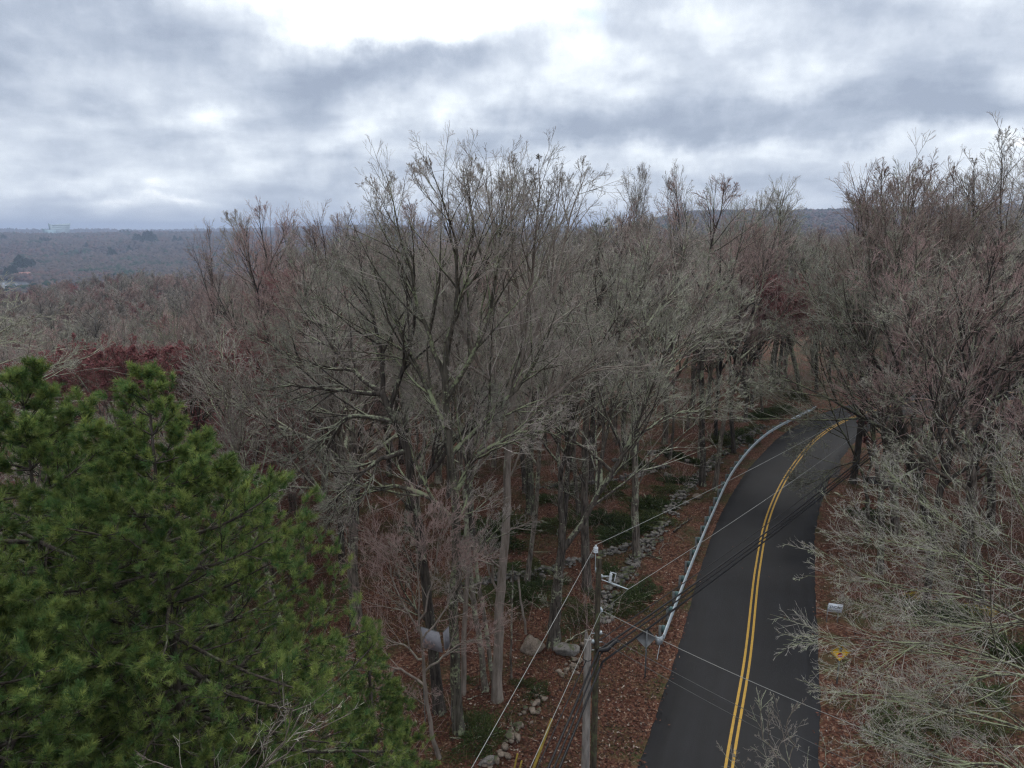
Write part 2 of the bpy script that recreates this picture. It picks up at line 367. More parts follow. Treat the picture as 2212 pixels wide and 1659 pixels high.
# ------------------------------------------------------------------ road
m_, q, p = material('asphalt'); M['asphalt'] = m_
a = q.n('ShaderNodeAttribute'); a.attribute_name = 'Col'; s3 = q.n('ShaderNodeSeparateColor'); q.put(s3.inputs[0], a.outputs['Color'])
fine = q.noise(coords(q, (1, 1, 1), True), 40, 3, 0.8).outputs[0]
c = q.ramp(fine, [(0.3, (0.009, 0.009, 0.010)), (0.7, (0.021, 0.021, 0.024))])
big = q.noise(coords(q, (1, 1, 1), True), 0.5, 5, 0.6).outputs[0]
acr = q.n('ShaderNodeCombineXYZ'); q.put(acr.inputs[0], q.m('MULTIPLY', s3.outputs[0], 7.0)); q.put(acr.inputs[1], q.m('MULTIPLY', s3.outputs[1], 9.0))
streak = q.noise(acr.outputs[0], 1.6, 5, 0.6).outputs[0]
v = q.n('ShaderNodeHueSaturation'); q.put(v.inputs['Color'], c)
q.put(v.inputs['Value'], q.m('MULTIPLY', q.m('MULTIPLY_ADD', streak, 2.2, -0.1), q.m('MULTIPLY_ADD', big, 0.7, 0.65)))
q.put(p.inputs['Base Color'], v.outputs[0]); q.put(p.inputs['Roughness'], q.m('MULTIPLY_ADD', streak, 0.3, 0.6))
p.inputs['Specular IOR Level'].default_value = 0.25
bump(q, p, fine, 0.35, 0.01)
def ribbon(path, offs, z, col=False, jag=0.0, rng=None, n=None):
    T = unit(np.gradient(path, axis=0)); N = np.stack([T[:, 1], -T[:, 0]], 1)       # to the right
    V = []; L = np.concatenate([[0], np.cumsum(np.linalg.norm(np.diff(path, axis=0), axis=1))])
    for k, o_ in enumerate(offs):
        oo = np.full(len(path), float(o_))
        if jag and k in (0, len(offs) - 1): oo = oo + (vnoise(L, L * 0 + k, 0.5, 5) - .5) * jag + (vnoise(L, L * 0 + k, 4, 6) - .5) * jag
        V.append(np.column_stack([path + N * oo[:, None], np.full(len(path), float(z[k] if hasattr(z, '__len__') else z))]))
    V = np.stack(V, 1); n_, m2 = V.shape[:2]; i = np.arange(n_ * m2).reshape(n_, m2)
    Q = np.stack([i[:-1, :-1], i[:-1, 1:], i[1:, 1:], i[1:, :-1]], -1).reshape(-1, 4)
    cc = None
    if col:
        cc = np.zeros((n_, m2, 3)); cc[..., 0] = np.linspace(0, 1, m2)[None]; cc[..., 1] = (L / 200)[:, None]; cc = cc.reshape(-1, 3)
    return V.reshape(-1, 3), Q[:, ::-1], cc
RD = smooth_path(CL, 900)
V, Q, cc = ribbon(RD, [-3.32, -3.2, -2.4, -1.2, 0, 1.2, 2.4, 3.2, 3.32], [-0.09, 0, 0.02, 0.045, 0.06, 0.045, 0.02, 0, -0.09], True, 0.16)
rb = MB(); rb.add(V, Q, cc); tag(rb.done('road', M['asphalt'], smooth=True), kind='structure')
# side drive joining from the right beyond the bend
dr = smooth_path(np.array([(27.5, 60.2), (31, 58.2), (37, 57.5), (46, 59)]), 40)
V, Q, cc = ribbon(dr, [-2.6, -1, 1, 2.6], [-0.03, -0.012, -0.012, -0.03], True, 0.2); rb = MB(); rb.add(V, Q, cc); tag(rb.done('driveway', M['asphalt'], smooth=True), kind='structure')
m_, q, p = material('yellow_paint'); M['paint'] = m_
n = q.noise(coords(q, (1, 1, 1), True), 9, 5, 0.75).outputs[0]
q.put(p.inputs['Base Color'], q.ramp(n, [(0.30, (0.10, 0.07, 0.03)), (0.40, (0.38, 0.22, 0.03)), (0.7, (0.50, 0.30, 0.04))])); p.inputs['Roughness'].default_value = 0.6
def zcrown(o_): return float(np.interp(abs(o_), [0, 1.2, 2.4, 3.2], [0.06, 0.045, 0.02, 0]))
rb = MB()
for o_ in (-0.125, 0.125):
    V, Q, _ = ribbon(RD, [o_ - 0.055, o_ + 0.055], zcrown(o_) + 0.005, False); rb.add(V, Q)
tag(rb.done('road_markings', M['paint']), kind='structure')

# ------------------------------------------------------------------ tree generator
def spawn(rng, Ps, Rs, n, t0, t1, ang, ratio, K, jit, up, rmin, rr=0.62, decay=0.5, lens=None, tip=0.35, absl=None, flat_=0.0, fan=0.0):
    """children of a batch of parent paths"""
    N, Kp, _ = Ps.shape
    L = np.linalg.norm(np.diff(Ps, axis=1), axis=2).sum(1)
    idx = np.repeat(np.arange(N), n); k = np.tile(np.arange(n), N)
    t = t0 + (t1 - t0) * (k + rng.random(N * n)) / n
    s = t * (Kp - 1); a = np.minimum(s.astype(int), Kp - 2); f = (s - a)[:, None]
    p0 = Ps[idx, a] * (1 - f) + Ps[idx, a + 1] * f; T = unit(Ps[idx, a + 1] - Ps[idx, a])
    r0 = Rs[idx, a] * (1 - f[:, 0]) + Rs[idx, a + 1] * f[:, 0]
    rv = rng.normal(size=(N * n, 3)); rv[:, 2] *= (1 - flat_); rv = unit(np.cross(np.cross(T, rv), T))
    an = np.radians(ang + rng.normal(0, ang * 0.25, N * n))[:, None]
    D = unit(T * np.cos(an) + rv * np.sin(an))
    if fan:
        ln = L[idx] * (ratio * (1 - t) + fan) * rng.uniform(0.65, 1.15, N * n)
    else:
        ln = (L[idx] * ratio if absl is None else np.full(N * n, absl)) * (1 - decay * (t - t0) / max(1e-6, t1 - t0)) * rng.uniform(0.6, 1.25, N * n)
    r = np.maximum(np.minimum(r0 * rr, ln * 0.03 + rmin), rmin)
    return walk(rng, p0, D, ln, r, K, jit, up, rmin, tip)
def walk(rng, p0, D, ln, r, K, jit, up, rmin, tip=0.35):
    n = len(p0); P = np.empty((n, K, 3)); P[:, 0] = p0; D = D.copy()
    upv = np.array([0, 0, 1.0])
    for i in range(1, K):
        D = unit(D + rng.normal(0, jit, (n, 3)) + upv * up / (K - 1)); P[:, i] = P[:, i - 1] + D * (ln / (K - 1))[:, None]
    tt = np.linspace(0, 1, K)[None]
    return P, np.maximum(r[:, None] * (1 - tt * (1 - tip)), rmin * (1 - 0.4 * tt))
def kink(rng, P, amt):
    Q = P.copy(); L = np.linalg.norm(P[-1] - P[0]); n = rng.normal(0, amt, P.shape); n = (n + np.roll(n, 1, 0)) / 2; n[0] = 0; n[-1] = 0
    return Q + n
def grow_crown(rng, tw, cr, src, q, rmin):
    """tw: list of thick (P,R,S); cr: list of crown tubes; q: quality dict"""
    Ps, Rs = src
    levels = q['levels']
    for li, (n, ang, ratio, K, jit, up, S) in enumerate(levels):
        t0 = 0.18 if li else q.get('t0', 0.15)
        last = li == len(levels) - 1
        rm = rmin if last else rmin * (1.5 if li < len(levels) - 2 else 1.2)
        P2, R2 = spawn(rng, Ps, Rs, n, t0, 0.99, ang, ratio, K, jit, up, rm, fan=q['fan'][li], tip=.2)
        (tw if (li == 0 and q.get('thick0')) else cr).append((P2, R2, S))
        Ps, Rs = P2, R2
    return Ps
HQ = dict(levels=[(8, 34, .60, 8, .06, .18, 4), (5, 34, .60, 6, .08, .14, 3), (4, 33, .55, 4, .10, .10, 3), (2, 36, .5, 2, .12, .1, 3)], fan=[.15, .17, .24, .30], thick0=True)
HM = dict(levels=[(7, 34, .60, 7, .07, .20, 4), (6, 34, .60, 5, .09, .14, 3), (3, 37, .55, 3, .11, .1, 3)], fan=[.15, .18, .26], thick0=True)
MQ = dict(levels=[(7, 34, .62, 6, .075, .22, 4), (6, 35, .60, 4, .10, .16, 3), (3, 37, .6, 3, .12, .12, 3)], fan=[.16, .18, .28], thick0=True)
LQ = dict(levels=[(7, 30, .62, 4, .08, .25, 3), (5, 31, .6, 3, .12, .2, 3), (5, 34, .6, 2, .13, .1, 3)], fan=[.12, .18, .28], thick0=True)
def assemble(name, tw, cr, buds, mats, loc=(0, 0, 0)):
    """-> (trunk mesh, crown mesh, bud mesh)"""
    out = []
    for nm, L, mt in (('trunk', tw, mats[0]), ('crown', cr, mats[1])):
        mb = MB()
        for P, Rr, S in L:
            V, Q = tubes(P - np.asarray(loc), Rr, S); mb.add(V, Q)
        fs = [np.concatenate(v) for v in mb.Q.values()]
        out.append(mesh(nm, np.concatenate(mb.V), fs, mt, True))
    if buds is not None:
        out.append(mesh('buds', buds[0] - np.asarray(loc), [buds[1]], mats[2] if len(mats) > 2 else M['bud_tan'], False))
    return out
def make_buds(rng, P, k, size):
    """tiny octahedra-like tetra buds on twig tips"""
    pts = []
    for _ in range(k):
        i = rng.integers(0, P.shape[0], P.shape[0]); t = rng.random(P.shape[0])[:, None] ** 0.5
        pts.append(P[i, -2] * (1 - t) + P[i, -1] * t + rng.normal(0, size * .6, (len(i), 3)))
    pts = np.concatenate(pts); n = len(pts)
    tet = np.array([(0, 0, 1), (.94, 0, -.33), (-.47, .82, -.33), (-.47, -.82, -.33)]) * size
    V = (pts[:, None] + tet[None] * rng.uniform(.5, 1.2, (n, 1, 1))).reshape(-1, 3)
    f = np.array([(0, 1, 2), (0, 2, 3), (0, 3, 1), (1, 3, 2)]); F_ = (f[None] + 4 * np.arange(n)[:, None, None]).reshape(-1, 3)
    return V, F_
def flare(P, Rr, amt=0.5):
    L = np.concatenate([[0], np.cumsum(np.linalg.norm(np.diff(P[0], axis=0), axis=1))]); return Rr * (1 + amt * np.exp(-L / 0.5))[None]
def auto_tree(seed, Ht, r, kind, q, rmin, mats, bud=0, budsize=0.03):
    rng = np.random.default_rng(seed); tw = []; cr = []
    K = 16; lean = rng.normal(0, 0.05, 2); zt = Ht * dict(pole=.86, vase=.55, oak=.62, maple=.72)[kind]
    D = unit(np.array([[lean[0], lean[1], 1.0]]))
    P, Rr = walk(rng, np.array([[0, 0, -0.4]]), D, np.array([zt + .4]), np.array([r]), K, 0.035 if kind != 'oak' else .07, 0.1, 0.02, 0.35 if kind == 'pole' else 0.55)
    Rf = flare(P, Rr); tw.append((P, Rf, 9))
    prm = dict(pole=(13, .42, 1., 38, .30, .45), vase=(9, .35, 1., 30, .52, .55), oak=(12, .38, 1., 52, .42, .45), maple=(13, .36, 1., 38, .40, .65))[kind]
    n, t0, t1, ang, rel, up = prm
    if q is LQ: n = max(6, n - 4)
    PL, RL = spawn(rng, P, Rr, n, t0, t1, ang, 1, 9, .08 if kind != 'oak' else .15, up * .8, rmin * 2, rr=0.66, decay=.35, absl=Ht * rel, tip=.12)
    tw.append((PL, RL, 6 if q is not LQ else 4))
    if q is not LQ:
        Pq, Rq = spawn(rng, PL, RL, 2, .25, .8, 26, .75, 9, .06 if kind != 'oak' else .12, .3, rmin * 1.6, rr=.65, tip=.12, fan=.08); tw.append((Pq, Rq, 5)); PL = np.concatenate([PL, Pq]); RL = np.concatenate([RL, Rq])
    # a few dead stubs low on the trunk
    PD, RD_ = spawn(rng, P, Rr, 5, .12, .5, 75, 1, 4, .15, -.1, rmin * 1.5, rr=.15, absl=1.6); tw.append((PD, RD_, 3))
    last = grow_crown(rng, tw, cr, (np.concatenate([PL]), np.concatenate([RL])), q, rmin)
    # leader
    P2, R2 = spawn(rng, P[:, -6:], Rr[:, -6:], 14, 0.1, 1., 30, 1, 6, .08, .5, rmin * 1.5, rr=.4, absl=Ht * .15); cr.append((P2, R2, 3))
    P3, R3 = spawn(rng, P2, R2, 7, .1, 1., 40, .5, 4, .15, .2, rmin); cr.append((P3, R3, 3))
    P4, R4 = spawn(rng, P3, R3, 5, .1, 1., 40, .5, 3, .15, .2, rmin); cr.append((P4, R4, 3))
    bd = make_buds(rng, last, bud, budsize) if bud else None
    return assemble('tree', tw, cr, bd, mats)
def skeleton_tree(name, label, Y, trunk, limbs, r, q, rmin, mats, seed, spread=2.5, bud=0, budsize=.02, t0=0.25, extra=6, cat='tree', group=None, base_ground=True, tipr=.07, sub=6, subang=29, subup=.40):
    """trunk / limbs: lists of (px, py[, dY]) seen pixels at distance Y, unprojected to places around the tree"""
    rng = np.random.default_rng(seed); tw = []; cr = []
    tp = [at(a[0], a[1], Y + (a[2] if len(a) > 2 else 0)) for a in trunk]
    if base_ground: tp[0][2] = gz(tp[0][0], tp[0][1]) - 0.3
    tpath = kink(rng, smooth_path(np.array(tp), 24), 0.035)
    Lt = np.linalg.norm(np.diff(tpath, axis=0), axis=1).sum()
    P = tpath[None]; Rr = np.linspace(r, r * .5, 24)[None]; Rf = flare(P, Rr, .45) if base_ground else Rr; tw.append((P, Rf, 12))
    base = tpath[0].copy(); base[2] += 0.3 if base_ground else 0
    PL = []; RL = []
    for li, l in enumerate(limbs):
        ddy = rng.uniform(-spread, spread); m2 = len(l)
        pts = np.array([at(a[0], a[1], Y + (a[2] if len(a) > 2 else ddy * k / max(1, m2 - 1))) for k, a in enumerate(l)])
        d = np.linalg.norm(tpath - pts[0], axis=1); k = d.argmin(); pts[0] = tpath[k]; rl = Rr[0, k]
        if li and PL:                       # may also spring from an earlier limb
            for pp, rq in zip(PL, RL):
                dd = np.linalg.norm(pp - pts[0], axis=1)
                if np.linalg.norm(at(l[0][0], l[0][1], Y) - pts[0]) > .5:
                    e = at(l[0][0], l[0][1], Y); dd = np.linalg.norm((pp - e) * [1, .3, 1], axis=1)
                    if dd.min() < np.linalg.norm((tpath[k] - e) * [1, .3, 1]): pts[0] = pp[dd.argmin()]; rl = rq[dd.argmin()]; break
        pa = kink(rng, smooth_path(pts, 14), 0.07); PL.append(pa); RL.append(np.linspace(min(rl * .8, r * .62), max(rl * tipr, rmin * 1.4), 14))
    PL = np.array(PL); RL = np.array(RL)
    tw.append((PL, RL, 8))
    src_p, src_r = [PL], [RL]
    if extra:
        Pe, Re = spawn(rng, P, Rr, extra, t0, .98, 48, 1, 14, .07, .35, rmin * 2, rr=.35, absl=Lt * .2, tip=.1); tw.append((Pe, Re, 5)); src_p.append(Pe); src_r.append(Re)
    if sub:
        Pq, Rq = spawn(rng, PL, RL, sub, .2, .97, subang, .72, 14, .055, subup * .6, rmin * 1.6, rr=.62, tip=.10, fan=.06); tw.append((Pq, Rq, 6)); src_p.append(Pq); src_r.append(Rq)
    last = grow_crown(rng, tw, cr, (np.concatenate(src_p), np.concatenate(src_r)), q, rmin)
    bd = make_buds(rng, last, bud, budsize) if bud else None
    ms = assemble(name, tw, cr, bd, mats, base)
    t = thing(name, label, cat, base, 0, group)
    obj('trunk', ms[0], t); obj('crown', ms[1], t)
    if bd is not None: obj('buds', ms[2], t)
    return t
B, BL_, BD, BP = M['bark'], M['bark_lichen'], M['bark_dark'], M['bark_pale']
TW, TL, TP, TR = M['twig'], M['twig_lichen'], M['twig_pink'], M['twig_red']

# ------------------------------------------------------------------ the trees that can be told apart
skeleton_tree('bare_tree', 'tall bare tree with green lichen on its trunk and the highest fan shaped crown', 25.8,
    [(992, 1590), (982, 1400), (983, 1250), (985, 1100), (968, 950), (962, 830), (965, 740)],
    [[(965, 800), (990, 650), (978, 500), (925, 335)], [(963, 830), (905, 660), (868, 510), (832, 370)], [(965, 740), (1010, 600), (1020, 470), (1000, 345)],
     [(975, 1000), (1060, 900), (1150, 800), (1220, 640)], [(968, 950), (915, 830), (860, 700), (800, 560)], [(985, 1080), (1060, 960), (1160, 930), (1240, 960)], [(985, 1150), (900, 1060), (800, 1060), (720, 1120)],
     [(966, 850), (1050, 700), (1080, 520), (1095, 380)]], 0.23, HQ, .0045, (BL_, TW), 11)
skeleton_tree('bare_tree', 'dark leaning bare tree with long limbs swept left above the big pine', 27.2,
    [(950, 1560), (925, 1300), (893, 1070), (876, 974), (850, 900), (826, 850)],
    [[(826, 850), (764, 805), (700, 720), (665, 640), (650, 570)], [(826, 850), (829, 780), (812, 700), (785, 600), (765, 520)], [(830, 860), (730, 845), (650, 835), (540, 850)], [(850, 900), (760, 900), (680, 960), (600, 1000)],
     [(876, 974), (800, 1010), (740, 1060), (700, 1160)], [(850, 890), (880, 760), (900, 640), (880, 500)], [(893, 1070), (960, 980), (1020, 900), (1050, 820)], [(764, 805), (690, 790), (600, 760), (520, 700)]], 0.26, HQ, .0045, (BD, TL), 12)
skeleton_tree('bare_tree', 'thick dark forked tree by the two boulders, its right stem leaning towards the road', 32.2,
    [(1195, 1395), (1198, 1330), (1205, 1250), (1212, 1190), (1215, 1130)],
    [[(1212, 1190), (1250, 1140), (1300, 1060), (1360, 960), (1400, 850), (1430, 770), (1440, 690)], [(1215, 1130), (1205, 1010), (1210, 880), (1230, 760), (1228, 640)], [(1390, 870), (1470, 780), (1560, 700), (1620, 640)], [(1360, 960), (1440, 900), (1530, 880), (1600, 820)],
     [(1210, 900), (1290, 760), (1340, 680), (1370, 600)], [(1212, 960), (1150, 860), (1110, 760), (1095, 660)], [(1400, 850), (1400, 740), (1380, 650), (1360, 580)], [(1300, 1060), (1300, 940), (1310, 820), (1300, 700)], [(1430, 760), (1500, 670), (1550, 610), (1590, 570)]], 0.34, HQ, .005, (BD, TL), 13, extra=3)
skeleton_tree('bare_tree', 'straight pale grey trunk standing clear of the leaves with a wide crown on the skyline', 27.9,
    [(1075, 1520), (1077, 1400), (1082, 1280), (1092, 1150), (1096, 1000), (1110, 860), (1130, 740)],
    [[(1130, 740), (1150, 600), (1160, 460), (1165, 335)], [(1120, 800), (1190, 640), (1230, 480), (1268, 365)], [(1125, 760), (1085, 600), (1060, 470), (1040, 350)], [(1100, 960), (1180, 860), (1290, 800), (1400, 790)], [(1105, 900), (1040, 800), (1000, 690), (980, 600)], [(1130, 740), (1110, 560), (1105, 420), (1100, 330)]], 0.23, HQ, .0045, (BP, TW), 14)
skeleton_tree('bare_tree', 'thin grey tree leaning left between the pale trunk and the lichen covered trunk', 28.6,
    [(1052, 1475), (1030, 1350), (1015, 1230), (1003, 1080), (990, 900)], [[(990, 900), (985, 780), (960, 680), (955, 560)], [(1003, 1080), (1050, 950), (1070, 820), (1090, 700)], [(995, 960), (940, 880), (900, 820), (860, 740)]], 0.14, HQ, .006, (B, TW), 15)
skeleton_tree('bare_tree', 'straight bare tree rising between the stone walls behind the utility pole', 38.0,
    [(1268, 1290), (1264, 1150), (1263, 1000), (1270, 850), (1285, 720)], [[(1285, 720), (1300, 620), (1292, 540), (1300, 480)], [(1270, 850), (1340, 720), (1390, 620), (1400, 540)], [(1275, 800), (1230, 700), (1190, 620), (1180, 540)], [(1264, 950), (1330, 880), (1400, 850), (1460, 860)]], 0.27, HM, .008, (B, TL), 16)
skeleton_tree('bare_tree', 'bare tree with brown grey trunk rooted at the stone wall beside a heap of sticks', 42.4,
    [(1376, 1205), (1372, 1080), (1370, 960), (1372, 800), (1385, 680)], [[(1385, 680), (1395, 590), (1400, 520), (1405, 470)], [(1380, 740), (1450, 620), (1475, 540), (1490, 470)], [(1375, 780), (1320, 660), (1310, 570), (1290, 500)], [(1372, 850), (1460, 760), (1540, 700), (1600, 690)]], 0.26, HM, .009, (B, TW), 17)
skeleton_tree('bare_tree', 'dark straight bare tree on the stone wall halfway along the guardrail', 55.5,
    [(1519, 1045), (1517, 950), (1516, 820), (1520, 700), (1530, 600)], [[(1530, 600), (1540, 500), (1560, 440), (1560, 385)], [(1520, 700), (1580, 600), (1600, 520), (1610, 460)], [(1520, 650), (1480, 560), (1470, 480), (1460, 400)]], 0.26, HM, .011, (BD, TP), 18, sub=4)
skeleton_tree('bare_tree', 'grey bare tree leaning right towards the guardrail beside a dark straight one', 54.5,
    [(1545, 1040), (1560, 930), (1585, 820), (1600, 740)], [[(1600, 740), (1640, 640), (1650, 560), (1640, 500)], [(1585, 820), (1560, 720), (1550, 620), (1560, 540)], [(1590, 790), (1660, 720), (1700, 660), (1720, 600)]], 0.22, HM, .011, (B, TP), 19, sub=4)
skeleton_tree('roadside_tree', 'lichen covered forked tree arching over the road from its right verge', 44.6,
    [(1870, 1180), (1876, 1120), (1872, 1070), (1862, 1020)], [[(1862, 1020), (1835, 960), (1800, 890), (1770, 820), (1720, 740), (1660, 690)], [(1872, 1060), (1888, 980), (1884, 860), (1880, 720), (1860, 590)], [(1800, 890), (1740, 880), (1660, 850), (1600, 860)], [(1820, 930), (1780, 920), (1750, 960), (1730, 1000)], [(1770, 820), (1780, 720), (1750, 620), (1730, 560)], [(1884, 860), (1930, 760), (1960, 660), (1990, 600)], [(1850, 990), (1800, 1010), (1770, 1040), (1700, 1040)]], 0.17, HQ, .007, (BL_, TL), 20, extra=3)
skeleton_tree('bare_tree', 'broad bare tree with a dense dome of pinkish twigs right of the road', 46.0,
    [(1935, 1160), (1932, 1020), (1938, 880), (1945, 790)], [[(1945, 790), (1950, 640), (1960, 500), (1965, 350)], [(1945, 790), (1900, 640), (1870, 520), (1855, 420)], [(1945, 780), (2010, 650), (2050, 520), (2060, 385)], [(1940, 860), (1860, 740), (1810, 640), (1780, 540)], [(1940, 830), (2040, 740), (2110, 650), (2150, 540)], [(1950, 700), (1920, 560), (1905, 450), (1905, 370)], [(1955, 650), (2000, 540), (2010, 440), (2010, 360)]], 0.30, HM, .0095, (B, TP), 21, sub=9)
skeleton_tree('bare_tree', 'tallest bare tree on the right, its open crown above the dense pinkish one', 47.0,
    [(2145, 1120), (2142, 980), (2135, 850), (2150, 720)], [[(2150, 720), (2165, 560), (2160, 420), (2165, 285)], [(2150, 720), (2110, 580), (2100, 460), (2105, 350)], [(2150, 690), (2220, 540), (2240, 420), (2230, 300)], [(2140, 850), (2070, 760), (2030, 690), (1990, 600)], [(2142, 800), (2230, 700), (2300, 620), (2330, 540)]], 0.28, HM, .0095, (BD, TW), 22, sub=8)
skeleton_tree('bare_tree', 'grey green limbed tree with drooping branches at the far right behind the lichen branches', 36.0,
    [(2120, 1330), (2110, 1180), (2100, 1020), (2090, 900)], [[(2090, 900), (2020, 780), (1960, 700), (1900, 650)], [(2090, 900), (2100, 760), (2120, 650), (2130, 540)], [(2100, 1000), (2000, 900), (1920, 860), (1850, 840)], [(2095, 920), (2180, 800), (2250, 720), (2300, 640)], [(2105, 1080), (2020, 1010), (1950, 960), (1900, 1000)]], 0.22, HM, .008, (B, TL), 23)
# close tree off the right edge whose branches reach in
skeleton_tree('lichen_tree', 'close bare tree with pale green lichen branches reaching in from the right edge', 17.0,
    [(2560, 2300), (2480, 1950), (2420, 1650), (2380, 1450), (2350, 1300)],
    [[(2400, 1560), (2200, 1440), (2000, 1385), (1850, 1390), (1735, 1370)], [(2380, 1450), (2200, 1330), (2040, 1280), (1880, 1250), (1760, 1180)], [(2360, 1350), (2200, 1220), (2080, 1140), (1960, 1060), (1880, 980)], [(2350, 1300), (2230, 1120), (2140, 1000), (2060, 920)],
     [(2430, 1700), (2250, 1600), (2100, 1540), (1900, 1500), (1740, 1490)], [(2450, 1800), (2300, 1720), (2150, 1660), (2000, 1640), (1880, 1600)], [(2350, 1300), (2280, 1100), (2230, 960), (2200, 850)], [(2400, 1580), (2280, 1480), (2150, 1460), (1980, 1560), (1850, 1620)],
     [(2380, 1420), (2260, 1340), (2120, 1360), (1950, 1330), (1800, 1290)], [(2350, 1300), (2200, 1280), (2060, 1200), (1900, 1160), (1830, 1120)]],
    0.105, dict(levels=[(9, 30, .52, 8, .06, .10, 5), (5, 33, .50, 6, .08, .08, 4), (3, 37, .5, 4, .10, .05, 3)], fan=[.10, .16, .26], thick0=True, t0=.1), .0036, (BL_, M['twig_lichen2']), 24, spread=2.8, extra=0, sub=8, subang=18, subup=.12)
skeleton_tree('sapling', 'top of a small bare tree, its pale twigs over the bottom of the road', 13.5,
    [(1700, 2600), (1690, 2200), (1685, 1900), (1690, 1720)], [[(1690, 1720), (1670, 1640), (1640, 1560), (1655, 1490)], [(1690, 1720), (1720, 1650), (1700, 1580), (1730, 1520)], [(1687, 1800), (1640, 1720), (1610, 1660), (1590, 1620)], [(1690, 1740), (1750, 1690), (1790, 1640), (1800, 1600)]], 0.05, dict(levels=[(6, 34, .5, 5, .10, .1, 4), (4, 38, .5, 4, .12, .1, 3), (3, 38, .5, 3, .14, .1, 3)], fan=[.1, .15, .2], thick0=True), .004, (B, TW), 25, spread=.6, extra=0, cat='sapling', sub=2)
skeleton_tree('sapling', 'bare branches poking up through the lowest boughs of the big pine', 8.5,
    [(420, 2500), (440, 2100), (480, 1850), (500, 1760)], [[(500, 1760), (600, 1640), (680, 1590), (760, 1540)], [(490, 1800), (560, 1650), (640, 1560), (700, 1500)], [(480, 1820), (420, 1700), (340, 1640), (290, 1620)]], 0.035, dict(levels=[(5, 30, .5, 5, .10, .1, 4), (3, 36, .4, 4, .12, .1, 3)], fan=[.1, .15], thick0=True), .003, (BP, TL), 26, spread=.5, extra=0, cat='sapling', sub=2)
skeleton_tree('sapling', 'slim pale sapling with a fan of reddish twigs beside the big pine', 24.3,
    [(952, 1652), (935, 1580), (918, 1490), (912, 1410), (905, 1340)], [[(905, 1340), (905, 1240), (900, 1140), (905, 1060)], [(908, 1370), (860, 1280), (830, 1200), (800, 1130)], [(910, 1390), (970, 1300), (1000, 1220), (1010, 1150)], [(915, 1450), (980, 1400), (1060, 1370), (1100, 1320)], [(913, 1430), (860, 1390), (810, 1380), (760, 1400)], [(918, 1480), (860, 1440), (830, 1500), (800, 1560)], [(905, 1345), (940, 1230), (950, 1140), (960, 1080)]], 0.09, HQ, .0042, (BP, TP), 27, spread=1.6, extra=4, cat='sapling', sub=3)
skeleton_tree('bare_tree', 'bare tree off the left edge with pale drooping limbs reaching in above the pines', 24.0,
    [(-260, 1600), (-255, 1300), (-245, 1100), (-235, 950)], [[(-240, 1020), (-100, 900), (30, 830), (160, 775)], [(-235, 950), (-120, 800), (0, 715), (90, 680)], [(-245, 1060), (-120, 980), (20, 940), (180, 960)], [(-235, 950), (-200, 780), (-150, 650), (-100, 560)]], 0.2, HM, .006, (B, TL), 28, extra=3)
# red budded maples
RM = dict(levels=[(9, 30, .6, 6, .07, .35, 4), (6, 31, .6, 4, .10, .3, 3), (6, 34, .55, 3, .11, .3, 3)], fan=[.12, .16, .24], thick0=True)
for sd_, px, py, Yb, top, ww, lab in ((31, 250, 1150, 33, 700, 120, 'red budded maple behind the pointed top of the big pine'), (32, 420, 1120, 36, 720, 120, 'red budded maple right of the pine top with grey limbs among its buds'), (33, 110, 1200, 36, 730, 110, 'red budded maple between the left pine and the grey woods beyond'),
                                  (34, 1700, 930, 84, 575, 100, 'dark red budded maple beyond the bend of the road'), (36, 1640, 930, 78, 590, 100, 'dark maroon twigged maple nearest the guardrail bend'), (37, 1790, 960, 61.5, 560, 150, 'maroon maple hanging over the far end of the yellow line'), (35, 1850, 980, 56.5, 585, 140, 'dark red maple beside the arching lichen tree on the far right verge')):
    lim = [[(px, top + .55 * (py - top)), (px + s * ww * .5, top + .3 * (py - top)), (px + s * ww * .9, top + .1 * (py - top) + abs(s) * 20)] for s in (-1.1, -.6, -.15, .25, .7, 1.15)]
    skeleton_tree('red_maple', lab, Yb, [(px + {37: 95, 35: 50}.get(sd_, 0), py + 60), (px + {37: 50, 35: 25}.get(sd_, 5), (py + top) / 2 + 100), (px, top + .5 * (py - top))], lim, .16, RM, .009 if Yb < 50 else .013, (B, TR, M['bud']), sd_, bud=2, budsize=.035 if Yb < 50 else .045, sub=6)
# broken snags
def snag(label, base_px, top_px, Y, r, mat, group=None):
    rng = np.random.default_rng(int(base_px[0])); a = at(*base_px, Y); a[2] = gz(a[0], a[1]) - .2; b2 = at(*top_px, Y + rng.uniform(-.4, .4))
    P = kink(rng, smooth_path(np.array([a, (a + b2) / 2 + rng.normal(0, .08, 3), b2]), 12), .03); rr = np.linspace(r, r * .7, 12)
    t = thing('dead_snag', label, 'dead tree', a + [0, 0, .2], 0, group); mb = MB(); mb.tube(P - a - [0, 0, .2], rr, 9)
    top = P[-1] - a - [0, 0, .2]
    for k in range(4):
        s = rng.normal(0, r * .35, 3); s[2] = 0; mb.tube([top + s - [0, 0, .2], top + s + [rng.normal(0, .03), rng.normal(0, .03), rng.uniform(.15, .5)]], [r * .4, .008], 5)
    mb.done('trunk', mat, t, True)
    PD, RD_ = spawn(rng, P[None], rr[None], 5, .3, .9, 70, 1, 5, .2, -.1, .008, rr=.2, absl=.9)
    for i_ in range(5):
        br = MB(); V, Q = tubes(PD[i_:i_ + 1] - (a + [0, 0, .2]), RD_[i_:i_ + 1], 4); br.add(V, Q); br.done('branch_stub', mat, t)
snag('short dead snag leaning left just beyond the two boulders', (1138, 1370), (1120, 1255), 33.4, .07, BP)
snag('slender mossy dead stem standing right of the pale grey trunk', (1105, 1460), (1108, 1235), 29.3, .05, B)
snag('broken topped snag beside the lichen covered trunk', (1000, 1480), (1012, 1170), 28.4, .13, BP)
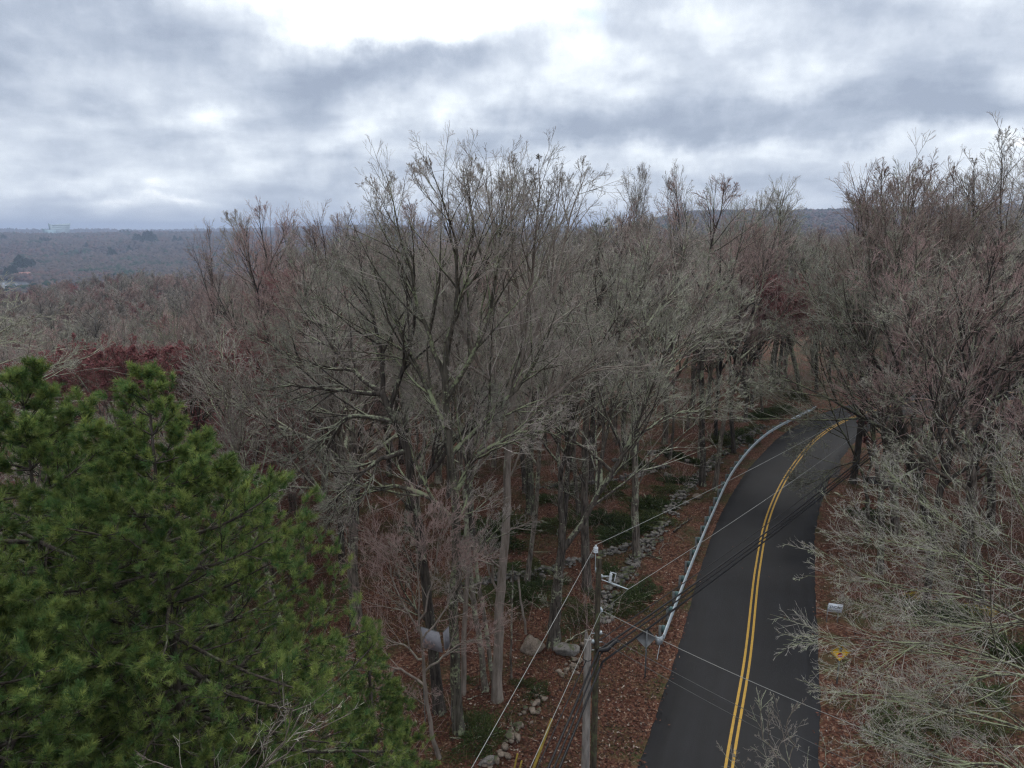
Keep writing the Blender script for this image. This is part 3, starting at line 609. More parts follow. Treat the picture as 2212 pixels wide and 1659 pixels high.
snag('pale broken snag with split top in front of the leaning thin tree', (1068, 1470), (1022, 1180), 28.9, .11, B)

# ------------------------------------------------------------------ white pines
def pine(name, label, x, y, Ht, seed, zlow=.25, rad=1.0, n_need=46, group='pines in the near left', yfrac=1.0):
    rng = np.random.default_rng(seed); z0 = gz(x, y)
    t = thing(name, label, 'pine tree', (x, y, z0), 0, group)
    tr, Rt = walk(rng, np.array([[0, 0, -.3]]), np.array([[0, 0, 1.]]), np.array([Ht]), np.array([.2]), 18, .012, .05, .012, .06)
    mb = MB(); V, Q = tubes(tr, Rt, 9); mb.add(V, Q); mb.done('trunk', M['pine_bark'], t, True)
    zs = []; z = Ht * .985
    gap = .30
    while z > Ht * zlow: zs.append(z); z -= gap * rng.uniform(.8, 1.25); gap = min(.55, gap * 1.12)
    P0 = []; D0 = []; LN = []
    for z in zs:
        h = Ht - z; k = int(rng.integers(5, 8)) if h > 1 else 5; a0 = rng.random() * 6.28
        Rmax = np.interp(h, [0, .5, 1.2, 1.8, 2.5, 3.6, 6, 9, 14], [.10, .34, .68, 1.0, 1.6, 2.7, 3.9, 4.5, 4.9]) * rad
        el = np.interp(h, [0, .6, 2, 5, 9], [58, 42, 12, 2, -6])
        for i_ in range(k):
            a = a0 + i_ * 6.283 / k + rng.normal(0, .2); e = math.radians(el + rng.normal(0, 8))
            f = np.interp(z, tr[0, :, 2], np.arange(18)); c = tr[0, int(min(f, 16))] * (1 - f % 1) + tr[0, int(min(f, 16)) + 1] * (f % 1); c = np.array([c[0], c[1], z])
            P0.append(c); D0.append((math.cos(a) * math.cos(e), math.sin(a) * math.cos(e), math.sin(e))); LN.append(Rmax / math.cos(e) * rng.uniform(.62, 1.12) if h > .5 else Rmax * rng.uniform(.8, 1.2))
    LN = np.array(LN); P1, R1 = walk(rng, np.array(P0), np.array(D0), LN, np.minimum(.012 * LN + .006, .06), 9, .06, .35, .006, .25)
    big = LN > .8; P1o, R1o = P1, R1
    P2, R2 = spawn(rng, P1[big], R1[big], 10, .22, 1., 48, .40, 6, .09, .35, .005, rr=.6, decay=.55, flat_=.6)
    P2b, R2b = spawn(rng, P1[~big], R1[~big], 3, .45, 1., 42, .5, 6, .05, .3, .005, rr=.6, decay=.3); P2 = np.concatenate([P2, P2b]); R2 = np.concatenate([R2, R2b])
    P3, R3 = spawn(rng, P2[:len(P2) - len(P2b)], R2[:len(P2) - len(P2b)], 4, .22, 1., 45, .5, 5, .09, .4, .004, rr=.6, decay=.4, flat_=.3)
    mb = MB()
    for P, Rr, S in ((P1, R1, 5), (P2, R2, 3), (P3, R3, 3)): V, Q = tubes(P, Rr, S); mb.add(V, Q)
    mb.done('branches', M['pine_bark'], t, True)
    # tufts: end shoots and shoots along the last part
    S0 = []; SD = []; SL = []
    for P, along in ((P3, 2), (P2, 4), (P1, 4)):
        dirn = unit(P[:, -1] - P[:, -2]); S0.append(P[:, -1] - dirn * .10); SD.append(dirn); SL.append(np.full(len(P), 1.))
        for _ in range(along - 1):
            tt = rng.uniform(.45, .9, len(P)) * (P.shape[1] - 1); ai = tt.astype(int); q0 = P[np.arange(len(P)), ai]; d0 = unit(P[np.arange(len(P)), ai + 1] - q0)
            S0.append(q0); SD.append(unit(d0 + rng.normal(0, .5, d0.shape) + [0, 0, .3])); SL.append(np.full(len(P), .8))
    top = tr[0, -1]; S0.append(np.array([top - [0, 0, .1 * k] for k in range(4)])); SD.append(np.tile([[0, 0, 1.]], (4, 1))); SL.append(np.ones(4))
    S0 = np.concatenate(S0); SD = unit(np.concatenate(SD) + [0, 0, .12]); SL = np.concatenate(SL); n = len(S0)
    L = .13 * SL * rng.uniform(.8, 1.25, n)
    m_n = n_need
    u = rng.random((n, m_n)); base = S0[:, None] + SD[:, None] * (L[:, None] * u)[:, :, None]
    rv = rng.normal(size=(n, m_n, 3)); rv = unit(rv - (rv * SD[:, None]).sum(-1, keepdims=True) * SD[:, None])
    spread = rng.uniform(.6, 1.6, (n, m_n))[..., None] * (1.3 - .7 * u[..., None])
    nd = unit(SD[:, None] + rv * spread + np.array([0, 0, .05])); nl = (.125 * SL[:, None] * rng.uniform(.8, 1.2, (n, m_n)))[..., None]
    tip = base + nd * nl; wv = unit(np.cross(nd, rng.normal(size=nd.shape))) * .0042
    V = np.stack([base - wv, base + wv, tip], 2).reshape(-1, 3); Fc = np.arange(len(V)).reshape(-1, 3)
    hue = (rng.random(n) ** 1.5)[:, None, None]; sh = rng.uniform(.65, 1.35, (n, 1, 1))
    c0 = np.array([.058, .120, .038]); c1 = np.array([.22, .27, .075]); cc = (c0 * (1 - hue) + c1 * hue) * sh
    cc = np.repeat(np.broadcast_to(cc, (n, m_n, 3))[:, :, None], 3, 2).copy(); cc[:, :, 2] *= [1.5, 1.4, 1.4]
    mb = MB(); mb.add(V, Fc, cc.reshape(-1, 3)); mb.done('needles', M['needle'], t)
    return t
def pine_at(label, px, py, Y, seed, **k):
    a = at(px, py, Y); return pine('white_pine', label, a[0], a[1], a[2] - gz(a[0], a[1]), seed, **k)
pine_at('big bushy green white pine whose pointed top stands left of centre, the largest evergreen', 315, 790, 12.2, 41, n_need=44)
pine_at('dark white pine at the left edge, its blunt top level with the big pine', 30, 805, 12.8, 42, rad=1.35, n_need=36)
pine_at('smaller dark white pine between the two taller pines, set a little further back', 185, 925, 15.0, 43, rad=.85, n_need=36)
pine_at('near white pine with pale needle tufts showing only at the lower left edge', -150, 1120, 9.0, 44, rad=.85, n_need=40)
pine_at('low young white pine tucked under the right side of the big pine', 800, 1330, 17.5, 45, rad=.5, n_need=34, zlow=.08)

# ------------------------------------------------------------------ background woods
PROTO = {}
def proto(key, *a, **k):
    ms = auto_tree(*a, **k); zm = max(v.co.z for v in ms[1].vertices); k_ = a[1] / zm
    for me in ms: me.transform(__import__('mathutils').Matrix.Scale(k_, 4))
    PROTO[key] = ms
for i_, s in enumerate((101, 102, 103)): proto(('pole', i_), s, 21, .17, 'pole', MQ, .0085, (B, TW))
for i_, s in enumerate((104, 105, 106)): proto(('maple', i_), s, 21, .21, 'maple', MQ, .0085, (BD, TP))
for i_, s in enumerate((107, 108)): proto(('vase', i_), s, 22, .25, 'vase', MQ, .0085, (BL_, TL))
proto(('oak', 0), 109, 20, .27, 'oak', MQ, .010, (B, TW))
for i_, s in enumerate((110, 111)): proto(('red', i_), s, 17, .17, 'maple', MQ, .0085, (B, TR, M['bud']), bud=2, budsize=.042)
proto(('young', 0), 112, 10, .07, 'maple', MQ, .008, (B, TP)); proto(('young', 1), 113, 12, .08, 'pole', MQ, .008, (BP, TW))
first = {}
def place(key, x, y, s, rz, name, label, group, wid=1.0):
    if key not in first:
        ms = PROTO[key]; t = thing(name, label, 'tree', (0, 0, 0)); obj('trunk', ms[0], t); obj('crown', ms[1], t)
        if len(ms) > 2: obj('buds', ms[2], t)
        first[key] = t
    else: t = copy_tree(first[key]); t.name = name
    t.location = (x, y, gz(x, y)); t.rotation_euler = (0, 0, rz); t.scale = (s * wid, s * wid, s); tag(t, label, 'tree', group)
    return t
rng = np.random.default_rng(5)
pts = []
hero = [o.location.copy() for o in C.objects if o.type == 'EMPTY']
def ok(x, y, r):
    d, s = road_dist(x, y); d = d[0]; s = s[0]
    if d < (7.6 if s > 0 else 5.6): return False
    if s > 0 and y < 62 and d < 11.5: return False
    if 26.5 < x < 50 and 54 < y < 63: return False
    return True
for h in hero:
    d_, s_ = road_dist(h.x, h.y)
    if d_[0] < 4.6: print('ON ROAD', h, d_)
tries = 0
while len(pts) < 245 and tries < 20000:
    tries += 1
    azd = rng.uniform(-41, 41); a = math.radians(azd); rmax = 112
    r = math.sqrt(rng.uniform(26 ** 2, rmax ** 2))
    if len(pts) < 14 and tries < 600: azd = rng.uniform(11, 31); a = math.radians(azd); r = rng.uniform(84, 118)
    x, y = r * math.sin(a), r * math.cos(a)
    if azd < -14 and r < 33: continue
    if azd > 18 and (y < 35 or r < 42): continue
    if -14 <= azd < 6 and r < 35: continue
    if 18 < azd < 29 and r < 72 and rng.random() < .55: continue
    mind = 3.6 if r < 60 else 4.3
    if not ok(x, y, r): continue
    if any((x - p_[0]) ** 2 + (y - p_[1]) ** 2 < mind ** 2 for p_ in pts): continue
    if any((x - h.x) ** 2 + (y - h.y) ** 2 < 2.4 ** 2 for h in hero): continue
    pts.append((x, y))
for x, y in pts:
    r = math.hypot(x, y); azd = math.degrees(math.atan2(x, y)); u = rng.random(); d, s = road_dist(x, y)
    if azd < -15:
        red = 34 < r < 90 and u < .78
        kind = 'red' if red else rng.choice(['pole', 'maple', 'vase', 'oak'], p=[.3, .45, .15, .1]); sc_ = rng.uniform(.76, .95)
        if azd > -20: sc_ *= 1.13
        lab, grp = ('red budded maple in the hollow on the left below the grey woods', 'red maples in the hollow on the left') if red else ('bare grey brown tree on the left slope towards the lake', 'bare trees on the left slope')
    elif s[0] > 0:
        red = u < .07 and r > 55
        kind = 'red' if red else rng.choice(['pole', 'maple', 'vase', 'oak'], p=[.42, .33, .15, .1]); sc_ = rng.uniform(.86, 1.04)
        lab, grp = ('reddish maple deep in the woods left of the road', 'reddish maples in the woods left of the road') if red else (('grey bare woodland tree behind the stone wall', 'bare trees behind the stone wall') if r < 70 else ('grey bare tree far back in the middle woods', 'bare trees far back in the middle woods'))
    else:
        red = (u < .60 and azd < 30 and 48 < r < 80) or (u < .12 and r > 45)
        kind = 'red' if red else rng.choice(['pole', 'maple', 'vase', 'oak'], p=[.2, .45, .2, .15]); sc_ = rng.uniform(.86, 1.06)
        lab, grp = ('dark red maple in the thick woods right of the road', 'red maples in the woods right of the road') if red else ('bare pinkish grey tree in the thick woods right of the road', 'bare trees right of the road')
    if rng.random() < .13 and r < 60 and azd > -14: kind = 'young'; sc_ = rng.uniform(.7, 1.1); lab, grp = 'thin young tree growing in the shade under the bare woods', 'young trees under the bare woods'
    adj = {'pole': 'slender straight stemmed', 'maple': 'many limbed', 'vase': 'lichen streaked spreading', 'oak': 'crooked limbed'}.get(kind)
    if adj and kind != 'red':
        for w_ in ('bare grey brown tree', 'grey bare woodland tree', 'grey bare tree', 'bare pinkish grey tree'):
            if lab.startswith(w_):
                lab = adj + ' bare tree' + lab[len(w_):]
                if 'right of the road' in lab: lab += ', nearer ranks' if r < 62 else ', further ranks'
                elif 'lake' in lab: lab += ', nearer ranks' if r < 70 else ', further ranks'
                break
    if 18 < azd < 29 and r < 72:
        if r < 54: kind, sc_, lab, grp = 'young', rng.uniform(.6, .95), 'thin young tree under the taller crowns right of the road', 'young trees right of the road'
        else: kind, sc_, lab, grp = 'red', rng.uniform(.85, 1.05), 'dark red maple in the thick woods right of the road', 'red maples in the woods right of the road'
    n_ = {'pole': 3, 'maple': 3, 'vase': 2, 'oak': 1, 'red': 2, 'young': 2}[kind]
    place((kind, int(rng.integers(n_))), x, y, sc_, rng.uniform(0, 6.28), {'red': 'red_maple', 'young': 'young_tree'}.get(kind, 'bare_tree'), lab, grp, rng.uniform(.88, 1.12))

def skyline(px, py, Y, key, rz, wid, label, name='bare_tree'):
    a = at(px, py, Y); Ht = max(v.co.z for v in PROTO[key][1].vertices); s_ = (a[2] - gz(a[0], a[1])) / Ht
    place(key, a[0], a[1], s_, rz, name, label, None, wid)
for px, py, Y, key, wid, label in ((508, 420, 74, ('maple', 0), .75, 'narrow bare tree standing highest on the skyline at the left end of the woods'), (447, 468, 90, ('maple', 1), .6, 'leftmost bare tree poking above the horizon'), (572, 448, 78, ('pole', 0), .8, 'slim bare tree on the skyline right of the narrow highest left one'),
        (632, 448, 70, ('maple', 1), .7, 'small crowned bare tree on the skyline left of the dense low clump'), (695, 428, 66, ('maple', 2), .9, 'dense pinkish crown on the skyline left of the great central crown'), (755, 415, 60, ('pole', 2), .9, 'dense upright crown on the skyline touching the left side of the central crown'),
        (1400, 342, 64, ('pole', 0), .5, 'tall thin bare tree with whip like top right of the central crown'), (1478, 345, 62, ('pole', 2), .6, 'tall spiky multi stemmed bare tree on the skyline over the guardrail'), (1350, 400, 66, ('pole', 1), .45, 'thin spiky bare tree left of the two tall whip topped ones'), (1560, 380, 80, ('vase', 0), .8, 'round crowned bare tree on the skyline right of the whip topped ones'),
        (1640, 388, 86, ('oak', 0), .8, 'small round topped bare tree alone against the sky'), (1705, 382, 88, ('oak', 0), 1.0, 'fan shaped bare tree against the far ridge'), (1775, 375, 84, ('vase', 1), .9, 'open crowned bare tree against the far ridge beside the fan shaped one'),
        (1915, 345, 56, ('maple', 2), 1.0, 'dense dark twigged bare tree in the right hand crowns'), (2000, 335, 60, ('vase', 0), 1.0, 'wide bare tree behind the pinkish dome on the right'), (2070, 350, 54, ('maple', 1), 1.0, 'bare tree between the pinkish dome and the tallest right hand tree'), (2200, 330, 58, ('oak', 0), 1.0, 'gnarled bare tree cut by the right edge on the skyline'),
        (1290, 425, 56, ('maple', 2), 1.0, 'pink grey crown on the skyline just right of the central crown'), (845, 420, 62, ('maple', 0), 1.0, 'bare tree behind the left flank of the central crown'), (1620, 470, 64, ('maple', 1), 1.0, 'bare tree filling the skyline dip above the guardrail bend')):
    skyline(px, py, Y, key, px * .37, wid, label)
# woods further back: one mass
def lod(name, kind, seed, mats, Ht=20, rmin=.035, bud=0):
    ms = auto_tree(seed, Ht, .22, kind, LQ, rmin, mats)
    a, b2 = ms[0], ms[1]; V = []; Fq = []; n = 0; mi = []
    for k, me in enumerate((a, b2)):
        v = np.empty(len(me.vertices) * 3, np.float32); me.vertices.foreach_get('co', v); V.append(v.reshape(-1, 3))
        f = np.empty(len(me.loops), np.int32); me.loops.foreach_get('vertex_index', f); f = f.reshape(-1, 4) + n; Fq.append(f); mi.append(np.full(len(f), k, np.int32)); n += len(v) // 3
    me = mesh(name, np.concatenate(V), [np.concatenate(Fq)], mats[:2], True); me.polygons.foreach_set('material_index', np.concatenate(mi))
    o = bpy.data.objects.new(name, me); return o
LOD = [lod('wood_a', 'maple', 201, (B, TP)), lod('wood_b', 'vase', 202, (BD, TW)), lod('wood_c', 'oak', 203, (B, TL)), lod('wood_d', 'maple', 204, (B, TR), 18), lod('wood_e', 'pole', 205, (BD, TW))]
def scatter(name, P, rot, scl, idx, protos):
    me = bpy.data.meshes.new(name); me.vertices.add(len(P)); me.vertices.foreach_set('co', np.asarray(P, np.float32).ravel())
    for nm, typ, d in (('rot', 'FLOAT', rot), ('scl', 'FLOAT', scl), ('pick', 'INT', idx)):
        a = me.attributes.new(nm, typ, 'POINT'); a.data.foreach_set('value', d)
    o = obj(name, me); g = bpy.data.node_groups.new(name, 'GeometryNodeTree')
    g.interface.new_socket('Geometry', in_out='INPUT', socket_type='NodeSocketGeometry'); g.interface.new_socket('Geometry', in_out='OUTPUT', socket_type='NodeSocketGeometry')
    gi = g.nodes.new('NodeGroupInput'); go = g.nodes.new('NodeGroupOutput'); mp = g.nodes.new('GeometryNodeMeshToPoints'); g.links.new(gi.outputs[0], mp.inputs[0])
    ins = g.nodes.new('GeometryNodeInstanceOnPoints'); g.links.new(mp.outputs[0], ins.inputs['Points'])
    jg = g.nodes.new('GeometryNodeGeometryToInstance')
    for pr in reversed(protos):
        oi = g.nodes.new('GeometryNodeObjectInfo'); oi.inputs['Object'].default_value = pr; oi.inputs['As Instance'].default_value = True
        g.links.new(oi.outputs['Geometry'], jg.inputs[0])
    g.links.new(jg.outputs[0], ins.inputs['Instance']); ins.inputs['Pick Instance'].default_value = True
    def na(nm, t):
        q = g.nodes.new('GeometryNodeInputNamedAttribute'); q.data_type = t; q.inputs[0].default_value = nm; return q.outputs[0]
    g.links.new(na('pick', 'INT'), ins.inputs['Instance Index'])
    cb = g.nodes.new('ShaderNodeCombineXYZ'); g.links.new(na('rot', 'FLOAT'), cb.inputs[2]); g.links.new(cb.outputs[0], ins.inputs['Rotation'])
    g.links.new(na('scl', 'FLOAT'), ins.inputs['Scale']); g.links.new(ins.outputs[0], go.inputs[0])
    md = o.modifiers.new('scatter', 'NODES'); md.node_group = g
    return o
rng = np.random.default_rng(6); N = 9500
azs = rng.uniform(-44, 44, N); r = np.sqrt(rng.uniform(0, 1, N)) ** 1.15 * (950 - 108) + 108
keep = rng.random(N) < np.where(r < 300, 1, .75); azs = azs[keep]; r = r[keep]; N = len(r)
X = r * np.sin(np.radians(azs)); Y = r * np.cos(np.radians(azs)); Z = terrain(X, Y)
dd, _ = road_dist(X, Y); k = (dd > 7); X, Y, Z, azs, r = X[k], Y[k], Z[k], azs[k], r[k]; N = len(X)
scl = rng.uniform(.75, .98, N) * np.where(azs < -15, .88, 1.0) * np.where((rng.random(N) < .06) & (azs > -20), 1.18, 1)
pick = rng.choice(5, N, p=[.28, .2, .17, .12, .23]).astype(np.int32)
wd = scatter('distant_woodland', np.stack([X, Y, Z], 1), rng.uniform(0, 6.28, N).astype(np.float32), scl.astype(np.float32), pick, LOD)
tag(wd, 'mass of bare grey brown woodland running back to the valley', 'woodland', kind='stuff')

# crowns of the far hillsides, one mass
def crowns(name, X, Y, Z, S, col, seed, hs=1.0):
    rng = np.random.default_rng(seed); n = len(X)
    ring = []; 
    for lv, (zz_, rr_) in enumerate(((0, .75), (.35, 1.0), (.7, .8))): ring += [(rr_ * math.cos(a_ + lv * .5), rr_ * math.sin(a_ + lv * .5), zz_) for a_ in np.arange(6) * math.pi / 3]
    T = np.array(ring + [(0, 0, 1.0)]); f = []
    for lv in range(2):
        for i_ in range(6): a_, c_ = lv * 6 + i_, lv * 6 + (i_ + 1) % 6; f += [(a_, c_, c_ + 6), (a_, c_ + 6, a_ + 6)]
    for i_ in range(6): f.append((12 + i_, 12 + (i_ + 1) % 6, 18))
    f = np.array(f); V = T[None] * rng.uniform(.6, 1.35, (n, 19, 1)) * np.stack([S, S, S * 1.7 * hs], 1)[:, None] + np.stack([X, Y, Z], 1)[:, None]
    cc = np.repeat(col[:, None], 19, 1) * rng.uniform(.7, 1.3, (n, 19, 1))
    mb = MB(); mb.add(V.reshape(-1, 3), (f[None] + 19 * np.arange(n)[:, None, None]).reshape(-1, 3), cc.reshape(-1, 3)); return mb
rng = np.random.default_rng(7)
xs = []; 
for lo, hi, a0, a1, n_ in ((800, 2300, -42, -12, 17000), (1700, 4200, -42, -10, 24000), (2000, 4400, -12, 12, 5000), (900, 3000, 8, 42, 13000), (4200, 7600, -42, 10, 9000)):
    a_ = np.radians(rng.uniform(a0, a1, n_)); r_ = np.sqrt(rng.uniform(lo ** 2, hi ** 2, n_)); xs.append(np.stack([r_ * np.sin(a_), r_ * np.cos(a_)], 1))
xs = np.concatenate(xs); X, Y = xs.T; Z = terrain(X, Y); r = np.hypot(X, Y)
lk = ((X + 1120) / 300) ** 2 + ((Y - 1130) / 300) ** 2
k = (lk > 1.04); k &= ~((np.abs(X + 1165) < 150) & (np.abs(Y - 1505) < 75))
X, Y, Z, r = X[k], Y[k], Z[k], r[k]; n_ = len(X)
h = vnoise(X, Y, 210, 9) * .6 + rng.random(n_) * .4
pal = np.array([(.075, .058, .050), (.09, .066, .056), (.063, .054, .050), (.095, .054, .046), (.07, .062, .048)])
col = pal[np.clip((h * 5).astype(int), 0, 4)]
ev = (rng.random(n_) < .018) | ((vnoise(X, Y, 130, 12) > .86) & (rng.random(n_) < .4)); col[ev] = (.022, .045, .025)
S = rng.uniform(3.8, 6.5, n_) * np.interp(r, [900, 2500, 6000], [1, 1.25, 2.2])
mb = crowns('far', X, Y, Z + 2 + np.where(ev, 2, 0), S, col, 3)
tag(mb.done('hillside_forest', M['far'], smooth=False), 'purple brown leafless forest covering the far hillsides', 'forest', kind='stuff')

# lake
lake = [(-1120 + 300 * math.cos(a_) * (1 + .08 * math.sin(3 * a_)), 1130 + 300 * math.sin(a_) * (1 + .1 * math.cos(2 * a_))) for a_ in np.linspace(0, 2 * math.pi, 90, endpoint=False)]
m_, q, p = material('water'); p.inputs['Base Color'].default_value = (.05, .07, .08, 1); p.inputs['Roughness'].default_value = .12; p.inputs['Specular IOR Level'].default_value = 1.0
bump(q, p, q.noise(coords(q, (1, 1, 1), True), .4, 3, .6).outputs[0], .15, .2); M['water'] = m_
me = mesh('lake_water', np.array([(x, y, -69.6) for x, y in lake]), [np.arange(90)[None]], M['water']); tag(obj('lake_water', me), kind='structure')

# ------------------------------------------------------------------ far buildings
M['white_wall'] = flat('white_wall', (.72, .73, .74)); M['roof_grey'] = flat('roof_grey', (.25, .25, .26)); M['roof_red'] = flat('roof_red', (.36, .17, .14)); M['tan_wall'] = flat('tan_wall', (.48, .42, .34)); M['glass_dark'] = flat('glass_dark', (.05, .06, .08), .2)
M['orange_wall'] = flat('orange_wall', (.55, .33, .24)); M['brown_roof'] = flat('brown_roof', (.12, .08, .07))
m_, q, p = material('curtain_wall'); br_ = q.n('ShaderNodeTexBrick'); q.put(br_.inputs[0], coords(q, (.07, .07, .25))); br_.inputs['Color1'].default_value = (.36, .50, .55, 1); br_.inputs['Color2'].default_value = (.26, .40, .46, 1); br_.inputs['Mortar'].default_value = (.50, .60, .63, 1)
q.put(p.inputs['Base Color'], br_.outputs[0]); p.inputs['Roughness'].default_value = .25; p.inputs['Metallic'].default_value = .3; M['curtain'] = m_
M['curtain_dark'] = flat('curtain_dark', (.12, .19, .20), .3)
def house(name, label, x, y, z, L, D, hh, rz, wall, roof, wins=3, cat='house'):
    t = thing(name, label, cat, (x, y, z), rz)
    mb = MB(); mb.box((0, 0, hh / 2), (L, D, hh)); mb.prism([(-D / 2, 0), (D / 2, 0), (0, D * .36)], -L / 2, L / 2, lambda v: np.stack([v[:, 1], v[:, 0], v[:, 2] + hh + .01], 1)); mb.done('wall', wall, t)
    r_ = MB()
    for s in (-1, 1):
        a_ = math.atan2(D * .36, D / 2); ln = math.hypot(D / 2, D * .36) + .5
        rm_ = np.array([[1, 0, 0], [0, math.cos(a_), s * math.sin(a_)], [0, -s * math.sin(a_), math.cos(a_)]])
        r_.box((0, s * (D / 4 + .1), hh + D * .18 + .15), (L + 1, ln, .25), rot=rm_)
    rr_ = r_.done('roof', roof, t); c_ = MB(); c_.box((L * .2, 0, hh + D * .36 + .4), (1, 1, 1.8)); c_.done('chimney', M['roof_grey'], rr_)
    for k in range(wins):
        for fl in range(2 if hh > 4.5 else 1):
            wd_ = MB(); wd_.box((-L / 2 + L * (k + .5) / wins, -D / 2 - .03, 1.6 + 2.7 * fl), (1.3, .1, 1.5)); wd_.done('window', M['glass_dark'], t)
    dd_ = MB(); dd_.box((L * .04, -D / 2 - .04, 1.05), (1.1, .12, 2.1)); dd_.done('door', M['brown_roof'], t)
    return t
def hpt(px, py, r):        # place at that bearing, on the ground at range r
    d = ray(px, py); k = r / math.hypot(d[0], d[1]); x, y = d[0] * k, d[1] * k; return x, y, float(terrain(np.array([x]), np.array([y]))[0])
for px, r_, L, D, hh, rz, wl, rf, lab in ((23, 1745, 13, 10, 7, .5, 'white_wall', 'white_wall', 'two storey white house just above the lake shore'), (4, 1700, 8, 6, 3, .2, 'white_wall', 'roof_grey', 'low white boathouse at the left end of the lake shore'),
        (50, 1890, 34, 12, 5, -.25, 'white_wall', 'roof_red', 'long low building with a faded red roof above the lake'), (60, 1930, 12, 9, 5, .3, 'tan_wall', 'roof_grey', 'tan house beside the long red roofed building'), (74, 1860, 9, 8, 5.5, .6, 'white_wall', 'white_wall', 'small white house at the right end of the lakeside houses'), (40, 1860, 10, 8, 4, .1, 'tan_wall', 'roof_red', 'small tan house with reddish roof behind the white house')):
    x, y, z = hpt(px, 590, r_); house('lakeside_house', lab, x, y, z, L, D, hh, rz - math.atan2(x, y), M[wl], M[rf])
# casino hotel on the hill crest
x, y, z = hpt(125, 500, 4350); rz = -math.atan2(x, y)
z = H + 4350 * math.tan(R(.05)) - 34
t = thing('hotel_tower', 'pale glass hotel tower with slanted roofline rising over the hill on the horizon', 'hotel', (x, y, z), rz)
def wedge(mb, pts, y0, y1): mb.prism(pts, y0, y1); return mb
wedge(MB(), [(-56, 0), (-8, 0), (-8, 44), (-30, 46), (-60, 50)], -18, 18).done('lower_tower', M['curtain'], t)
wedge(MB(), [(-30, 0), (42, 0), (60, 80), (20, 76), (-22, 72), (-34, 77)], 20, 48).done('upper_tower', M['curtain'], t)
wedge(MB(), [(-61, 0), (-56.2, 0), (-60.2, 51), (-67, 52)], -19, 10).done('dark_facade', M['curtain_dark'], t)
wedge(MB(), [(-36, 40), (-31, 40), (-34.2, 78), (-38, 79)], 19, 40).done('dark_facade', M['curtain_dark'], t)
for k in range(3): wedge(MB(), [(-26 + 2 * k, 50 + 9 * k), (48 + 3 * k, 50 + 9 * k), (48.4 + 3 * k, 51.6 + 9 * k), (-26 + 2 * k, 51.6 + 9 * k)], 19.2, 20).done('facade_band', M['curtain_dark'], t)
x, y, z = hpt(186, 503, 4200); z = H - 24
t = thing('hill_building', 'long low salmon building with brown flat roofs on the horizon right of the glass tower', 'building', (x, y, z), -math.atan2(x, y))
for k, (xx, w_, hh) in enumerate(((-30, 60, 17), (6, 46, 25), (38, 30, 18))):
    mb = MB(); mb.box((xx, k * 1.5, hh / 2), (w_, 24, hh)); mb.done('wall', M['orange_wall'], t); mb = MB(); mb.box((xx, k * 1.5, hh + 1.25), (w_ + 4, 27, 2.5)); mb.done('roof', M['brown_roof'], t)
    mb = MB()
    for q_ in range(3): mb.box((xx, k * 1.5 - 12.2, 5 + q_ * 4), (w_ * .9, .6, 1.2))
    mb.done('window_band', M['glass_dark'], t)
# evergreens that stand out in the valley
def evergreen_mesh():
    rng = np.random.default_rng(77); n = 2600; z = rng.random(n) ** .8; rad = (1 - z) * .42 * rng.uniform(.55, 1.05, n) + .02; a_ = rng.uniform(0, 6.28, n)
    lay = 1 + .22 * np.sin(z * 60); c = np.stack([rad * lay * np.cos(a_), rad * lay * np.sin(a_), z * .93 + .07], 1); s = .05
    V = (c[:, None] + rng.normal(0, s, (n, 3, 3))).reshape(-1, 3); cc = np.repeat(np.array([.03, .058, .028])[None] * rng.uniform(.6, 1.4, (n, 1)), 3, 0)
    mb = MB(); mb.add(V, np.arange(3 * n).reshape(-1, 3), cc); fs = [np.concatenate(v) for v in mb.Q.values()]; cm = mesh('foliage', np.concatenate(mb.V), fs, M['leaf'], False, np.concatenate(mb.c))
    P, Rr = np.array([[[0, 0, 0], [0, 0, .5], [0, 0, .97]]], float), np.array([[.025, .015, .004]]); V, Q = tubes(P, Rr, 6); return mesh('trunk', V, [Q], M['pine_bark']), cm
et, ef = evergreen_mesh(); e0 = None
def evergreen(px, py, r_, h_, lab, grp):
    global e0
    x, y, z = hpt(px, py, r_)
    if e0 is None: e0 = thing('evergreen_tree', lab, 'evergreen tree'); obj('trunk', et, e0); obj('foliage', ef, e0); t = e0
    else: t = copy_tree(e0)
    t.location = (x, y, z); t.scale = (h_, h_, h_); t.rotation_euler = (0, 0, px * 1.7); tag(t, lab, 'evergreen tree', grp); return t
g1 = 'dark evergreens on the far hillside'; l1 = 'dark evergreen standing out on the far purple brown hillside'
for px, r_, h_ in ((8, 3300, 30), (12, 3290, 26), (88, 3050, 26), (96, 3060, 26), (104, 3050, 24), (110, 3040, 22), (294, 2950, 36), (301, 2940, 34), (314, 2900, 42), (321, 2910, 46), (328, 2900, 44), (335, 2905, 36), (306, 2850, 26), (378, 3000, 30), (390, 2990, 28), (186, 2700, 24), (236, 2420, 30), (244, 2415, 24), (277, 2560, 24), (262, 4000, 26), (270, 4000, 28), (278, 4000, 28), (286, 4000, 24), (298, 4000, 22), (330, 4000, 22)): evergreen(px, 520, r_, h_, l1, g1)
evergreen(9, 590, 1290, 17, 'lone evergreen standing in front of the pale lake', None)
g2 = 'tall evergreens above the lakeside houses'
for px, r_, h_ in ((14, 1830, 22), (24, 1840, 25), (33, 1850, 20), (40, 1980, 34), (46, 1990, 38), (52, 2000, 30), (60, 2010, 30), (66, 2010, 28), (74, 2040, 26)): evergreen(px, 590, r_, h_, 'tall dark evergreen just above the lakeside houses', g2)

